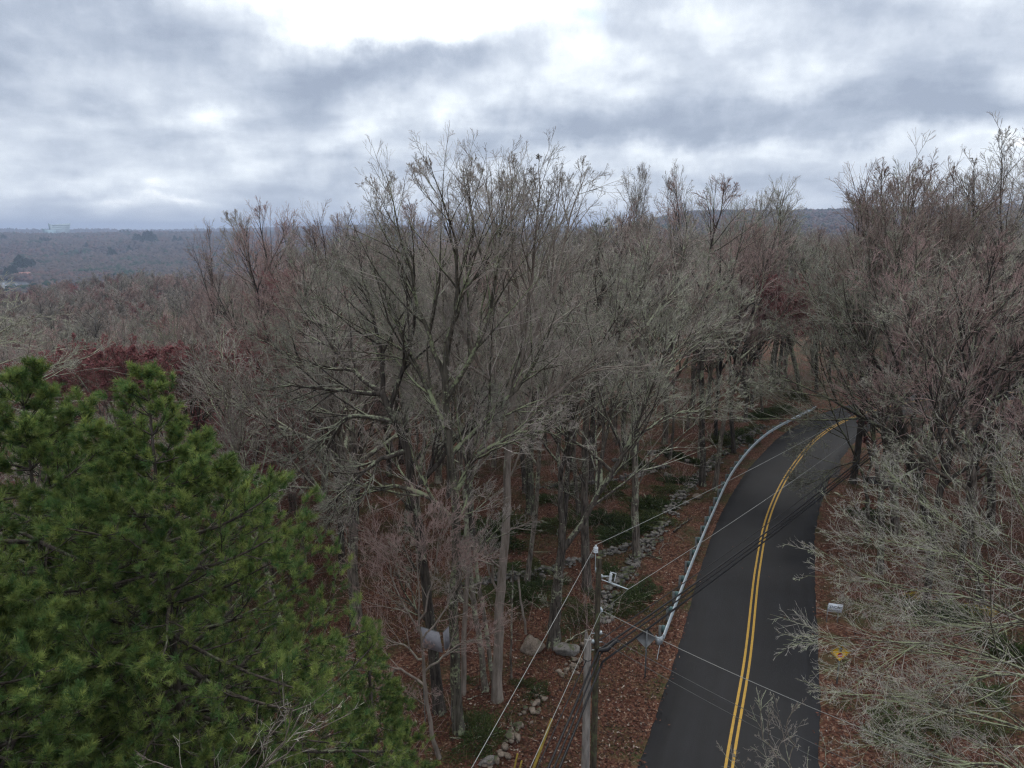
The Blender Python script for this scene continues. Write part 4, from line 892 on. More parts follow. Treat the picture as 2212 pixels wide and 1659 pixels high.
# ------------------------------------------------------------------ stone walls and boulders
def stone(name, a, b_, moss, amount):
    m_, q, p = material(name); n = q.noise(coords(q), 3.0, 6, .65).outputs[0]; f = q.noise(coords(q), 14.0, 4, .7).outputs[0]; g = q.noise(coords(q), 1.3, 4, .6).outputs[0]
    c = q.ramp(q.m('MULTIPLY_ADD', f, .5, q.m('MULTIPLY', n, .6)), [(.40, a), (.68, b_)])
    nz = q.n('ShaderNodeSeparateXYZ'); q.put(nz.inputs[0], q.n('ShaderNodeNewGeometry').outputs['Normal'])
    mk = q.ramp(q.m('MULTIPLY_ADD', nz.outputs[2], .12, g), [(.66 - amount * .2, (0, 0, 0)), (.74 - amount * .2, (1, 1, 1))])
    q.put(p.inputs['Base Color'], q.mix(mk, c, moss)); p.inputs['Roughness'].default_value = .95; bump(q, p, f, .8, .03); return m_
M['stone'] = stone('stone', (.07, .065, .06), (.27, .25, .23), (.085, .095, .05), .35)
M['stone_tan'] = stone('stone_tan', (.09, .07, .055), (.29, .235, .19), (.09, .10, .055), .2)
ICO = None
def rock_verts(rng, c, d, rz, sub=2, rough=.22, cuts=7):
    global ICO
    import bmesh
    if ICO is None:
        ICO = {}
        for s in (1, 2, 3):
            bm = bmesh.new(); bmesh.ops.create_icosphere(bm, subdivisions=s, radius=1); ICO[s] = (np.array([v.co[:] for v in bm.verts]), np.array([[v.index for v in f.verts] for f in bm.faces])); bm.free()
    v, f = ICO[sub]; v = v.copy()
    for _ in range(cuts):
        n = unit(rng.normal(size=3)); o_ = rng.uniform(.45, .8); dd_ = v @ n; v = np.where((dd_ > o_)[:, None], v - n * (dd_ - o_)[:, None] * .98, v)
    v = v * (1 + rng.normal(0, rough * .2, (len(v), 1))) * np.asarray(d) / 2; k, s = math.cos(rz), math.sin(rz)
    v = np.stack([v[:, 0] * k - v[:, 1] * s, v[:, 0] * s + v[:, 1] * k, v[:, 2]], 1); return v + np.asarray(c), f
def stone_wall(label, px, n, width, hh, seed, size=.30, mat='stone'):
    rng = np.random.default_rng(seed); g_ = np.array([gnd(a_, b2)[:2] for a_, b2 in px]); path = smooth_path(g_, 200); mb = MB(); c0 = path[0]; z0 = gz(*c0)
    T = unit(np.gradient(path, axis=0)); wob = vnoise(np.arange(200) * 1., np.zeros(200), 14, seed)
    for k in range(n):
        i_ = int(rng.integers(0, 200)); a_ = np.clip(rng.normal(0, .4), -1, 1); off = a_ * width / 2; dens = wob[i_]
        if dens < .2 and rng.random() < .6: continue
        x, y = path[i_] + np.array([T[i_, 1], -T[i_, 0]]) * off + rng.normal(0, .06, 2); lv = rng.random() * hh * max(0, 1 - abs(a_)) * dens * 1.4
        s = size * rng.uniform(.5, 1.35); v, f = rock_verts(rng, (x, y, gz(x, y) + lv + s * .12), (s * rng.uniform(.9, 1.5), s * rng.uniform(.7, 1.1), s * rng.uniform(.45, .8)), rng.uniform(0, 3.14), 1 if s < .3 else 2)
        mb.add(v - [c0[0], c0[1], z0], f)
    return tag(mb.done('stone_wall', M[mat], loc=(c0[0], c0[1], z0)), label, 'stone wall')
stone_wall('tumbled dry stone wall running beside the guardrail and back into the woods', [(1300, 1345), (1312, 1300), (1330, 1265), (1368, 1215), (1400, 1180), (1440, 1120), (1500, 1040), (1560, 985), (1610, 950), (1650, 925)], 950, 1.4, .5, 51)
stone_wall('low broken line of stones leading to the bottom edge beside the yellow guy guards', [(1045, 1675), (1080, 1640), (1105, 1595), (1150, 1540), (1180, 1490), (1225, 1450), (1245, 1420)], 90, .8, .14, 52, .30, 'stone_tan')
stone_wall('second stone wall crossing the woods behind the dark forked tree', [(1392, 1172), (1330, 1188), (1260, 1205), (1160, 1240), (1080, 1252), (1000, 1262)], 420, 1.0, .4, 53, .30)
stone_wall('faint stone row far back in the woods near the leaning grey tree', [(1440, 1010), (1340, 1040), (1240, 1050), (1120, 1060)], 200, 1.0, .35, 54, .34)
def boulder(label, px, py, d, mat, seed, rz=.3):
    rng = np.random.default_rng(seed); g_ = gnd(px, py); z = gz(g_[0], g_[1]); d = np.array(d) * 1.1; v, f = rock_verts(rng, (0, 0, 0), d, rz, 3, .10, 16); v[:, 2] += d[2] * .28; v += (vnoise(v[:, 0] * 3 + 9, v[:, 1] * 3 + v[:, 2] * 5, .8, seed)[:, None] - .5) * .1
    return tag(obj('boulder', mesh('boulder', v, [f], M[mat], False), loc=(g_[0], g_[1], z)), label, 'boulder')
boulder('big tan faceted boulder left of the dark forked trunk', 1150, 1408, (1.25, .95, 1.05), 'stone_tan', 61)
boulder('big grey mossy boulder right of the dark forked trunk', 1223, 1412, (1.3, 1.0, .9), 'stone', 62)
boulder('flat topped brown rock between the mossy boulder and the poles', 1262, 1398, (.6, .45, .5), 'stone_tan', 63)
boulder('tan rock lying beyond the stone wall beside the guardrail bend', 1506, 1076, (1.3, .7, .6), 'stone_tan', 64)
boulder('pale flat rock at the bottom edge near the yellow guy guards', 1056, 1652, (.9, .5, .3), 'stone', 65)
for k_, (px, py, s) in enumerate(((1410, 985, 1.1), (1255, 1035, 1.0), (1440, 1030, .9), (1330, 1000, .8), (1485, 1000, .7))): boulder(['grey rock among trunks far back left of the leaning grey tree', 'grey rock beyond the faint stone row in the woods', 'half buried rock near the far stone row', 'low grey rock deep in the middle woods', 'small rock beside the dark straight trunk'][k_], px, py, (s, s * .8, s * .55), 'stone', 70 + k_)

# ------------------------------------------------------------------ guardrail
m_, q, p = material('galvanised'); n = q.noise(coords(q), 3, 4, .6).outputs[0]; q.put(p.inputs['Base Color'], q.ramp(n, [(.3, (.40, .46, .50)), (.7, (.58, .64, .68))])); p.inputs['Metallic'].default_value = .35; p.inputs['Roughness'].default_value = .5; M['galv'] = m_
M['teal_block'] = flat('teal_block', (.10, .17, .17), .7); M['rail_post'] = flat('rail_post', (.16, .17, .17), .7)
pxs = [(1432, 1376), (1443, 1345), (1460, 1300), (1478, 1255), (1497, 1210), (1516, 1165), (1536, 1115), (1558, 1065), (1585, 1015), (1618, 970), (1650, 942), (1685, 918), (1722, 898), (1762, 880)]
gr = np.array([gnd(a_, b2, .62)[:2] for a_, b2 in pxs])[[0, 3, 6, 8, 10, 13]]; G = smooth_path(gr, 220)
# keep it a steady distance outside the road edge
T = unit(np.gradient(ROAD, axis=0))
def left_of_road(P, off):
    out = []
    for x, y in P:
        i_ = np.argmin(np.hypot(ROAD[:, 0] - x, ROAD[:, 1] - y)); out.append(ROAD[i_] + np.array([-T[i_, 1], T[i_, 0]]) * off)
    return np.array(out)
dG, _ = road_dist(G[:, 0], G[:, 1]); print('rail distance', dG.min(), dG.max(), dG[::40])
z0 = gz(*G[0]); c0 = np.array([G[0, 0], G[0, 1], 0.0])
rail = thing('guardrail', 'curving galvanised steel guardrail along the left edge of the road', 'guardrail', c0)
prof = [(.0, .31), (.025, .30), (.075, .25), (.075, .215), (.01, .175), (.01, .135), (.075, .095), (.075, .06), (.025, .01), (0, 0)]
TG = unit(np.gradient(G, axis=0)); NG = np.stack([TG[:, 1], -TG[:, 0]], 1); zg = np.interp(np.arange(220), [0, 10, 219], [0, 0, 0])
V = np.stack([np.column_stack([G + NG * o_, np.full(220, .46 + h_)]) for o_, h_ in prof] + [np.column_stack([G + NG * (o_ - .006), np.full(220, .46 + h_)]) for o_, h_ in prof[::-1]], 1) - c0
m2 = V.shape[1]; i = np.arange(220 * m2).reshape(220, m2); Q = np.stack([i[:-1], np.roll(i, -1, 1)[:-1], np.roll(i, -1, 1)[1:], i[1:]], -1).reshape(-1, 4)
mb = MB(); mb.add(V.reshape(-1, 3), Q); mb.done('rail', M['galv'], rail, True)
L = np.concatenate([[0], np.cumsum(np.linalg.norm(np.diff(G, axis=0), axis=1))]); s = .6
while s < L[-1]:
    i_ = int(np.searchsorted(L, s)); i_ = min(i_, 219); pt = G[i_]; rz = math.atan2(TG[i_, 1], TG[i_, 0])
    mb = MB(); b0 = np.array([*(pt - NG[i_] * .28), 0]) - c0; g0 = gz(*(pt - NG[i_] * .28)); mb.box(b0 + [0, 0, (g0 - .4 + .76) / 2], (.10, .15, .76 - g0 + .4), rz); po = mb.done('post', M['rail_post'], rail)
    mb = MB(); mb.box(np.array([*(pt - NG[i_] * .105), .61]) - c0, (.15, .20, .34), rz); mb.done('block', M['teal_block'], po); s += 1.95
# flared end terminal
mb = MB(); e = G[0]; d_ = -TG[0]; nn = -NG[0]; pts = [e + d_ * .01, e + d_ * .22 + nn * .01, e + d_ * .36 + nn * .09, e + d_ * .38 + nn * .22, e + d_ * .26 + nn * .32]
for k in range(4):
    a_, b2 = pts[k], pts[k + 1]; v = np.array([(*a_, .36), (*b2, .36), (*b2, .80), (*a_, .80)]) - c0; n3 = np.array([*(NG[0] * .02), 0]); mb.add(np.vstack([v, v + n3]), [(0, 1, 2, 3), (7, 6, 5, 4), (0, 4, 5, 1), (3, 2, 6, 7), (1, 5, 6, 2), (0, 3, 7, 4)])
mb.done('end_terminal', M['galv'], rail)
mb = MB(); mb.tube(np.array([(*(e + nn * .1), .5), (*(e + d_ * 1.1 + nn * .05), z0 + .02)]) - c0, .012, 5); mb.done('anchor_cable', M['galv'], rail)

# ------------------------------------------------------------------ utility poles and wires
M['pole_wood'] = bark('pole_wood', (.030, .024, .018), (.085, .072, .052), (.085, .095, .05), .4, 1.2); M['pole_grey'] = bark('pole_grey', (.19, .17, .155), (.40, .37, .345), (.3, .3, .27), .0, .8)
M['porcelain'] = flat('porcelain', (.58, .62, .66), .3, 0, .05); M['wire_pale'] = flat('wire_pale', (.28, .29, .28), .5, .3, .1); M['cable_black'] = flat('cable_black', (.012, .012, .014), .45, 0, .2); M['wire_dark'] = flat('wire_dark', (.10, .10, .10), .5)
M['guard_yellow'] = flat('guard_yellow', (.30, .22, .045), .5)
PY = 22.0; top = at(1294, 1204, PY); px0 = top[0]; zt = top[2]; g0 = gz(px0, PY); print('pole', px0, zt)
up = thing('utility_pole', 'dark mossy wooden utility pole with a white insulator on its top', 'utility pole', (px0, PY, g0))
o3 = np.array([px0, PY, g0])
mb = MB(); mb.tube([(0, 0, -.2), (0, 0, (zt - g0) * .5), (0, 0, zt - g0)], [.125, .105, .088], 16); mb.done('shaft', M['pole_wood'], up, True)
def disc_stack(mb, c, ax, n, r1, r2, pitch):
    ax = np.asarray(ax, float) / np.linalg.norm(ax); P = []; Rr = []
    for k in range(n):
        P += [c + ax * (k * pitch), c + ax * (k * pitch + pitch * .35), c + ax * (k * pitch + pitch * .5), c + ax * (k * pitch + pitch * .9)]; Rr += [r2, r1, r1 * .95, r2]
    mb.tube(np.array(P), Rr, 12)
ins = at(1287, 1187, PY) ; wtop = ins.copy()
mb = MB(); b_ = np.array([ins[0] - o3[0], 0, zt - g0 - .35]); mb.tube([b_ + [0, 0, -.15], b_ + [0, 0, .52]], .014, 6); mb.box(b_ + [.04, 0, -.1], (.08, .05, .16)); mb.done('pin_bracket', M['galv'], up)
mb = MB(); ti = np.array([ins[0] - o3[0], 0, zt - g0 + .17]); disc_stack(mb, ti, (0, 0, 1), 3, .085, .055, .07); mb.tube([ti + [0, 0, .21], ti + [0, 0, .27]], [.045, .03], 10); mb.done('insulator', M['porcelain'], up)
wtop = o3 + ti + [0, 0, .28]
# cut-out and arrester on the road side
mb = MB(); a0 = at(1300, 1245, PY) - o3; a0[0] = .11; mb.tube([a0, a0 + [.22, -.05, .03]], .018, 6); mb.box(a0, (.04, .08, .12)); mb.done('cutout_bracket', M['galv'], up)
mb = MB(); disc_stack(mb, a0 + [.27, -.05, -.16], (.12, 0, 1), 6, .055, .028, .05); mb.done('cutout_insulator', M['porcelain'], up)
mb = MB(); mb.tube([a0 + [.27, -.05, .18], a0 + [.47, -.05, .13], a0 + [.42, -.05, -.15]], .015, 6); mb.done('fuse_tube', M['porcelain'], up)
mb = MB(); a1 = at(1303, 1252, PY) - o3; a1[0] = .1; e1 = at(1357, 1273, PY - .5) - o3; ax = e1 - a1; mb.tube([a1, e1], .016, 6); disc_stack(mb, a1 + ax * .38, ax, 9, .035, .016, .035); mb.done('arm_insulator', M['galv'], up)
warm = o3 + e1
sp = at(1306, 1318, PY) - o3; sp[0] = .13; mb = MB(); disc_stack(mb, sp + [0, -.02, -.05], (0, 0, 1), 2, .05, .03, .06); mb.box(sp - [.03, 0, 0], (.06, .05, .22)); mb.done('spool_insulator', M['galv'], up); wsp = o3 + sp
for k, (yy_, sz) in enumerate(((1366, .10), (1385, .12), (1402, .12))):
    mb = MB(); c_ = at(1298, yy_, PY) - o3; mb.box([.13 - .26 * (k == 1), -.02, c_[2]], (.08, .10, sz)); mb.tube([(-.2, -.05, c_[2]), (.2, -.05, c_[2])], .012, 6); mb.done('cable_clamp', M['galv'], up)
mb = MB(); zc_ = (at(1298, 1400, PY) - o3)[2]; mb.tube(np.array([(.0, -.16, zc_), (.35, -.05, zc_ - .02), (.8, .5, zc_ + .02)]), [.05, .09, .05], 9); mb.done('splice_case', M['cable_black'], up)
# shorter pale grey pole
P2y = 21.0; t2 = at(1270, 1366, P2y); b2 = at(1289, 1659, P2y + .4); g2_ = gz(t2[0] + .05, P2y + .4)
gp = thing('utility_pole', 'weathered pale grey pole with a split broken top leaning beside the dark one', 'utility pole', (t2[0] + .08, P2y + .35, g2_)); o4 = np.array([t2[0] + .08, P2y + .35, g2_])
rng = np.random.default_rng(3); mb = MB(); P = np.array([(0, 0, -.2), *(np.array([t2 * k + o4 * (1 - k) for k in (.25, .5, .75, .97)]) - o4)]); mb.tube(P, [.155, .145, .135, .125, .118], 14); mb.done('shaft', M['pole_grey'], gp, True)
mb = MB(); tt_ = P[-1]
for dx_, h_, r_ in ((-.075, .30, .045), (-.04, .22, .05), (.05, .10, .045), (.0, .06, .06)): mb.tube([tt_ + [dx_, 0, -.1], tt_ + [dx_, 0, h_]], [r_, r_ * .6], 6)
mb.done('splintered_top', M['pole_grey'], gp)
mb = MB(); zb = P[-1][2] * .90; cc_ = P[-1] * .9; a_ = np.linspace(0, 2 * math.pi, 15); mb.tube(np.stack([cc_[0] + .14 * np.cos(a_), cc_[1] + .14 * np.sin(a_), cc_[2] + .03 * np.sin(a_)], 1), .012, 5, cap=False); mb.done('lashing', M['cable_black'], gp)
def wire(label, A, Bp, sag, r, mat, name='overhead_wire', group=None, n=40, seed=0):
    A = np.asarray(A, float); Bp = np.asarray(Bp, float); t = np.linspace(0, 1, n)[:, None]; P = A * (1 - t) + Bp * t; P[:, 2] -= 4 * sag * (t * (1 - t))[:, 0]
    mb = MB(); mb.tube(P - A, r, 6); return tag(mb.done(name, mat, loc=A), label, 'wire' if name == 'overhead_wire' else 'cable', group)
far = at(1987, 803, 53.0); nearp = np.array([-12.2, -18, 9.9])
g_far = gz(far[0], far[1])
fp = thing('utility_pole', 'distant wooden utility pole half hidden by trees right of the road', 'utility pole', (far[0], far[1], g_far)); mb = MB(); mb.tube([(0, 0, -.2), (0, 0, far[2] - g_far)], [.15, .1], 12); mb.done('shaft', M['pole_wood'], fp, True); mb = MB(); disc_stack(mb, np.array([0, 0, far[2] - g_far]), (0, 0, 1), 3, .08, .05, .07); mb.done('insulator', M['porcelain'], fp)
bp = thing('utility_pole', 'next wooden utility pole back along the road below the camera', 'utility pole', (nearp[0], nearp[1], gz(nearp[0], nearp[1]))); mb = MB(); mb.tube([(0, 0, -.2), (0, 0, nearp[2])], [.15, .1], 12); mb.done('shaft', M['pole_wood'], bp, True); mb = MB(); disc_stack(mb, np.array([0, 0, nearp[2]]), (0, 0, 1), 3, .08, .05, .07); mb.done('insulator', M['porcelain'], bp)
wire('pale top wire running from the white insulator down to the lower left', wtop, nearp + [0, 0, .15], .5, .008, M['wire_pale'])
wire('pale top wire running from the white insulator up over the woods to the right', wtop, far + [0, 0, .15], .5, .008, M['wire_pale'])
wire('pale wire from the bracketed arm over the guardrail and along the road', warm, far + [-.1, 0, -1.1], .45, .008, M['wire_pale'])
wire('short pale wire from the arm tip back to the spool on the dark pole', warm, wsp, .05, .008, M['wire_pale'], n=8)
wire('pale neutral wire from the spool down past the grey pole', wsp, nearp + [.3, 0, -2.1], .5, .009, M['wire_pale'])
sv = at(2330, 1745, 17.0)
wire('pale service wire slanting right across the road from the spool', wsp, sv, .35, .009, M['wire_pale'])
for k, (yy_, lab) in enumerate(((1366, 'upper thin dark wire slanting right across the road'), (1386, 'lower thin dark wire slanting right across the road'))):
    wire(lab, at(1300, yy_, PY - .1), at(2300, 1850 + k * 40, 17.0), .3, .009, M['wire_dark'])
cz = at(1296, 1400, PY)[2]
for k, (dx_, dz_, r_, m__, sag) in enumerate(((-.12, .25, .018, 'cable_black', .45), (.05, .02, .036, 'cable_black', .5), (.14, -.1, .028, 'cable_black', .55), (.2, -.42, .040, 'cable_black', .35))):
    labs = ['topmost thin black cable of the bundle', 'thick black cable second in the bundle', 'black cable third in the bundle', 'lowest thick black cable of the bundle']
    A = np.array([px0 + dx_, PY - .15, cz + dz_]); wire(labs[k] + ' running up the road to the right', A, far + [dx_, 0, -3.2 + dz_], sag, r_, M[m__], 'overhead_cable', 'black cables on the poles')
    wire(labs[k] + ' running down to the lower left', A, nearp + [dx_ * 2.2, 0, -3.3 + dz_ * 1.3], sag, r_, M[m__], 'overhead_cable', 'black cables on the poles')
wire('thin pale guy wire from the dark pole down to the ground behind it', o3 + [-.1, 0, zt - g0 - .55], gnd(1228, 1412), .02, .008, M['wire_pale'], 'guy_wire')
for k, (px, py, Yt, ln, r_, lab) in enumerate(((1192, 1553, 19.4, 2.4, .045, 'thick yellow guy guard tube tilted under the black cables'), (1118, 1628, 19.6, 1.6, .03, 'left of two thin yellow guy guards at the bottom edge'), (1127, 1643, 19.5, 1.6, .03, 'right of two thin yellow guy guards at the bottom edge'))):
    tpt = at(px, py, Yt); d_ = unit(at(px - (50 if k == 0 else 30), py + 135, Yt - .7) - tpt); s_ = (tpt[2] - gz(tpt[0], tpt[1])) / max(.2, -d_[2]); s_ = min(s_, 5); en = tpt + d_ * s_
    mb = MB(); mb.tube([np.zeros(3), en - tpt], r_, 10); tag(mb.done('guy_guard', M['guard_yellow'], smooth=True, loc=tpt), lab, 'guy guard', 'yellow guy guards')

# ------------------------------------------------------------------ signs
M['sign_back'] = flat('sign_back', (.21, .215, .22), .5, .3, .1); M['steel_post'] = flat('steel_post', (.20, .21, .22), .5, .3); M['sign_yellow'] = flat('sign_yellow', (.72, .44, .02), .5, 0, .08); M['sign_black'] = flat('sign_black', (.015, .015, .015), .5); M['sign_red'] = flat('sign_red', (.50, .02, .025), .5, 0, .08); M['sign_white'] = flat('sign_white', (.62, .66, .72), .5, 0, .05); M['letter_grey'] = flat('letter_grey', (.10, .11, .13), .6)
def poly(mb, pts, y, th=.004):
    n = len(pts); v = np.array([(x, y, z) for x, z in pts] + [(x, y + th, z) for x, z in pts]); b0 = mb.n
    mb.add(v, [(i, (i + 1) % n, (i + 1) % n + n, i + n) for i in range(n)]); mb.Q.setdefault(n, []).append(np.array([[b0 + i for i in range(n)], [b0 + n + i for i in range(n)][::-1]]))
def diamond(s, cz): return [(0, cz - s), (s, cz), (0, cz + s), (-s, cz)]
g_ = gnd(1393, 1465); z0 = gz(g_[0], g_[1])
t = thing('road_sign', 'grey back of a diamond warning sign on a steel post left of the guardrail end', 'road sign', (g_[0], g_[1], z0), .05)
cz_ = at(1387, 1380, g_[1])[2] - z0
mb = MB(); poly(mb, [(x_, cz_ + (z_ - cz_) * 1.14) for x_, z_ in diamond(.46, cz_)], .05); mb.done('sign_panel', M['sign_back'], t)
mb = MB(); mb.box((0, 0.01, (cz_ + .45) / 2 - .1), (.05, .03, cz_ + .65)); mb.box((-.025, -.005, (cz_ + .45) / 2 - .1), (.008, .04, cz_ + .65)); mb.box((.029, -.005, (cz_ + .45) / 2 - .1), (.008, .04, cz_ + .65)); mb.done('post', M['steel_post'], t)
g_ = gnd(1808, 1479); z0 = gz(g_[0], g_[1]); cz_ = at(1807, 1409, g_[1])[2] - z0
t = thing('road_sign', 'yellow diamond stop ahead sign with black arrow and red octagon right of the road', 'road sign', (g_[0], g_[1], z0), math.radians(-3))
mb = MB(); poly(mb, diamond(.44, cz_), 0, .006); pn = mb.done('sign_panel', M['sign_yellow'], t)
def ring(mb, s, w_, cz, y):
    o_ = diamond(s, cz); i_ = diamond(s - w_ * 1.414, cz)
    for k in range(4): poly(mb, [o_[k], o_[(k + 1) % 4], i_[(k + 1) % 4], i_[k]], y)
mb = MB(); ring(mb, .405, .016, cz_, -.005); mb.done('border', M['sign_black'], pn)
oc = [(.12 * math.cos(a_), cz_ - .15 + .12 * math.sin(a_)) for a_ in np.arange(8) * math.pi / 4 + math.pi / 8]
mb = MB(); poly(mb, oc, -.006); mb.done('octagon', M['sign_red'], pn)
mb = MB(); poly(mb, [(.09 * 1.25 * x_, cz_ - .15 + .012 * s_) for x_, s_ in ((-.85, -1), (.85, -1), (.85, 1), (-.85, 1))], -.011); mb.done('octagon_bar', M['sign_white'], pn)
mb = MB(); poly(mb, [(-.05, cz_ + .03), (.05, cz_ + .03), (.05, cz_ + .14), (-.05, cz_ + .14)], -.006); poly(mb, [(-.13, cz_ + .14), (.13, cz_ + .14), (0, cz_ + .30)], -.006); mb.done('arrow', M['sign_black'], pn)
mb = MB(); mb.box((0, .03, (cz_ + .3) / 2 - .1), (.06, .04, cz_ + .5)); mb.done('post', M['rail_post'], t)
# white yard sign
g_ = gnd(1797, 1345); z0 = gz(g_[0], g_[1]); cz_ = at(1795, 1313, g_[1])[2] - z0
t = thing('yard_sign', 'small white sign lettered HOME on the right verge above the yellow sign', 'sign', (g_[0], g_[1], z0), math.radians(-4)); hw, hh = .38, .24
mb = MB(); rm_ = lambda v: v
mb.box((0, 0, cz_), (2 * hw, .012, 2 * hh)); pn = mb.done('sign_panel', M['sign_white'], t); pn.rotation_euler = (0, math.radians(6), 0)
for dx_, dz_, s_, txt in ((.085, .05, .17, 'HOME'), (-.25, .055, .13, 'S')):
    cu = bpy.data.curves.new('lettering', 'FONT'); cu.body = txt; cu.size = s_ * 1.15; cu.align_x = 'CENTER'; cu.extrude = .002; cu.offset = .004
    tmp = bpy.data.objects.new('tmp', cu); C.objects.link(tmp); bpy.context.view_layer.update(); me = bpy.data.meshes.new_from_object(tmp.evaluated_get(bpy.context.evaluated_depsgraph_get())); bpy.data.objects.remove(tmp)
    me.materials.clear(); me.materials.append(M['letter_grey']); o = obj('lettering', me, pn, (dx_, -.010, cz_ + dz_ - .07)); o.rotation_euler = (R(90), 0, 0)
mb = MB(); a_ = np.linspace(0, 2 * math.pi, 25); mb.tube(np.stack([-.25 + .09 * np.cos(a_), np.full(25, -.009), cz_ + .05 + .085 * np.sin(a_)], 1), .006, 4, cap=False); mb.done('logo_ring', M['letter_grey'], pn)
rng = np.random.default_rng(8); mb = MB()
for k in range(7): mb.box((-.28 + k * .085, -.009, cz_ - .13 + rng.normal(0, .008)), (.05, .006, rng.uniform(.03, .07)))
mb.done('worn_print', M['roof_grey'], pn)
for s_ in (-1, 1): mb = MB(); mb.box((s_ * .28, .02, (cz_ + .15) / 2 - .1), (.035, .03, cz_ + .35)); mb.done('post', M['steel_post'], t)
# two pale boards around the trunk
M['board'] = flat('board', (.34, .34, .38), .6, 0, .12)
def board(label, q4, Y0, dY):
    P = np.array([at(px, py, Y0 + d_) for (px, py), d_ in zip(q4, dY)]); c_ = P.mean(0); n_ = unit(np.cross(P[1] - P[0], P[3] - P[0])) * .012
    t = thing('notice_board', label, 'board', c_, 0, 'pale boards on the trunk'); mb = MB(); mb.add(np.vstack([P - c_ - n_, P - c_ + n_]), [(0, 1, 2, 3), (7, 6, 5, 4), (0, 4, 5, 1), (1, 5, 6, 2), (2, 6, 7, 3), (3, 7, 4, 0)]); mb.done('panel', M['board'], t)
    mb = MB(); mb.tube([P[0] - c_, P[1] - c_], .016, 6); mb.done('top_rail', M['rail_post'], t)
    mb = MB(); m0 = (P[2] + P[3]) / 2 - c_; m0 = P[3] - c_ if dY[0] > 0 else P[2] - c_; top_ = (P[0] if dY[0] > 0 else P[1]) - c_; gzz = gz(*(c_ + m0)[:2]) - c_[2]; mb.tube([top_, [m0[0], m0[1], gzz]], .02, 6); mb.done('post', M['rail_post'], t)
board('larger pale grey board left of the dark trunk beside the big pine', [(909, 1354), (948, 1366), (957, 1410), (914, 1398)], 26.2, [.35, -.3, -.3, .35])
board('narrower pale grey board right of the dark trunk beside the big pine', [(957, 1366), (972, 1350), (973, 1396), (961, 1405)], 26.2, [-.3, .35, .35, -.3])

# ------------------------------------------------------------------ shrubs, undergrowth, leaves
def shrub_mesh(seed, c0, n=6500, blade=.10, flatn=.42):
    rng = np.random.default_rng(seed); d = unit(rng.normal(size=(n, 3))); d[:, 2] = np.abs(d[:, 2]); th_ = np.arctan2(d[:, 1], d[:, 0]); lump = 1 + .35 * np.sin(2 * th_ + seed) + .3 * np.sin(5 * th_ + 2 * seed) + .2 * np.sin(7 * d[:, 2] + seed)
    rad = rng.random(n) ** .45 * lump * .8; c = d * rad[:, None] * [1, 1, flatn]; ax = unit(d + rng.normal(0, .5, (n, 3)) + [0, 0, .5]); wv = unit(np.cross(ax, rng.normal(size=(n, 3)))) * blade * .13
    V = np.stack([c - wv, c + wv, c + ax * blade * rng.uniform(.6, 1.4, (n, 1))], 1).reshape(-1, 3); cc = np.repeat(np.array(c0)[None] * rng.uniform(.5, 1.6, (n, 1)) * (1 + rng.normal(0, .12, (n, 3))), 3, 0)
    mb = MB(); mb.add(V, np.arange(3 * n).reshape(-1, 3), np.clip(cc, 0, 1))
    fol = mesh('foliage', np.concatenate(mb.V), [np.concatenate(v) for v in mb.Q.values()], M['leaf'], False, np.concatenate(mb.c))
    k = 26; P, Rr = walk(rng, np.zeros((k, 3)), unit(rng.normal(size=(k, 3)) * [1, 1, .2] + [0, 0, .6]), rng.uniform(.5, .9, k), np.full(k, .018), 5, .15, .2, .006); V, Q = tubes(P * [1, 1, flatn + .2], Rr, 4)
    return fol, mesh('stems', V, [Q], M['bark'])
SH = [shrub_mesh(s, c_) for s, c_ in ((1, (.042, .060, .017)), (2, (.060, .068, .022)), (3, (.036, .053, .017)))]
SY = shrub_mesh(9, (.42, .33, .03), 2600, .09, .8)
sh0 = {}
def shrub(key, ms, px, py, s, name, label, group, z=0):
    g_ = gnd(px, py, z); 
    if key not in sh0: t = thing(name, label, 'shrub'); obj('foliage', ms[0], t); obj('stems', ms[1], t); sh0[key] = t
    else: t = copy_tree(sh0[key]); t.name = name
    t.location = (g_[0], g_[1], gz(g_[0], g_[1]) - .05); t.scale = (s * (1.25 + .4 * math.sin(px * 1.3)), s * (1.15 + .35 * math.cos(py * 1.7)), s * (.55 + .15 * math.sin(px + py))); t.rotation_euler = (0, 0, px * .37); tag(t, label, 'shrub', group)
rng = np.random.default_rng(21)
near = [(1030, 1600, 1.1), (1050, 1585, .8), (1010, 1575, .7), (1370, 1300, 1.3), (1352, 1325, .9), (1388, 1278, 1.0), (1345, 1300, .8), (1205, 1300, 1.0), (1165, 1270, 1.4), (1130, 1290, 1.3), (1150, 1240, 1.5), (1105, 1275, 1.2), (1290, 1318, 1.0), (1255, 1330, 1.0), (1230, 1345, .8), (1100, 1230, 1.4), (1070, 1290, 1.1), (1300, 1290, .8), (1320, 1240, 1.1), (1130, 1480, .7), (1160, 1500, .6), (1010, 1470, .7)]
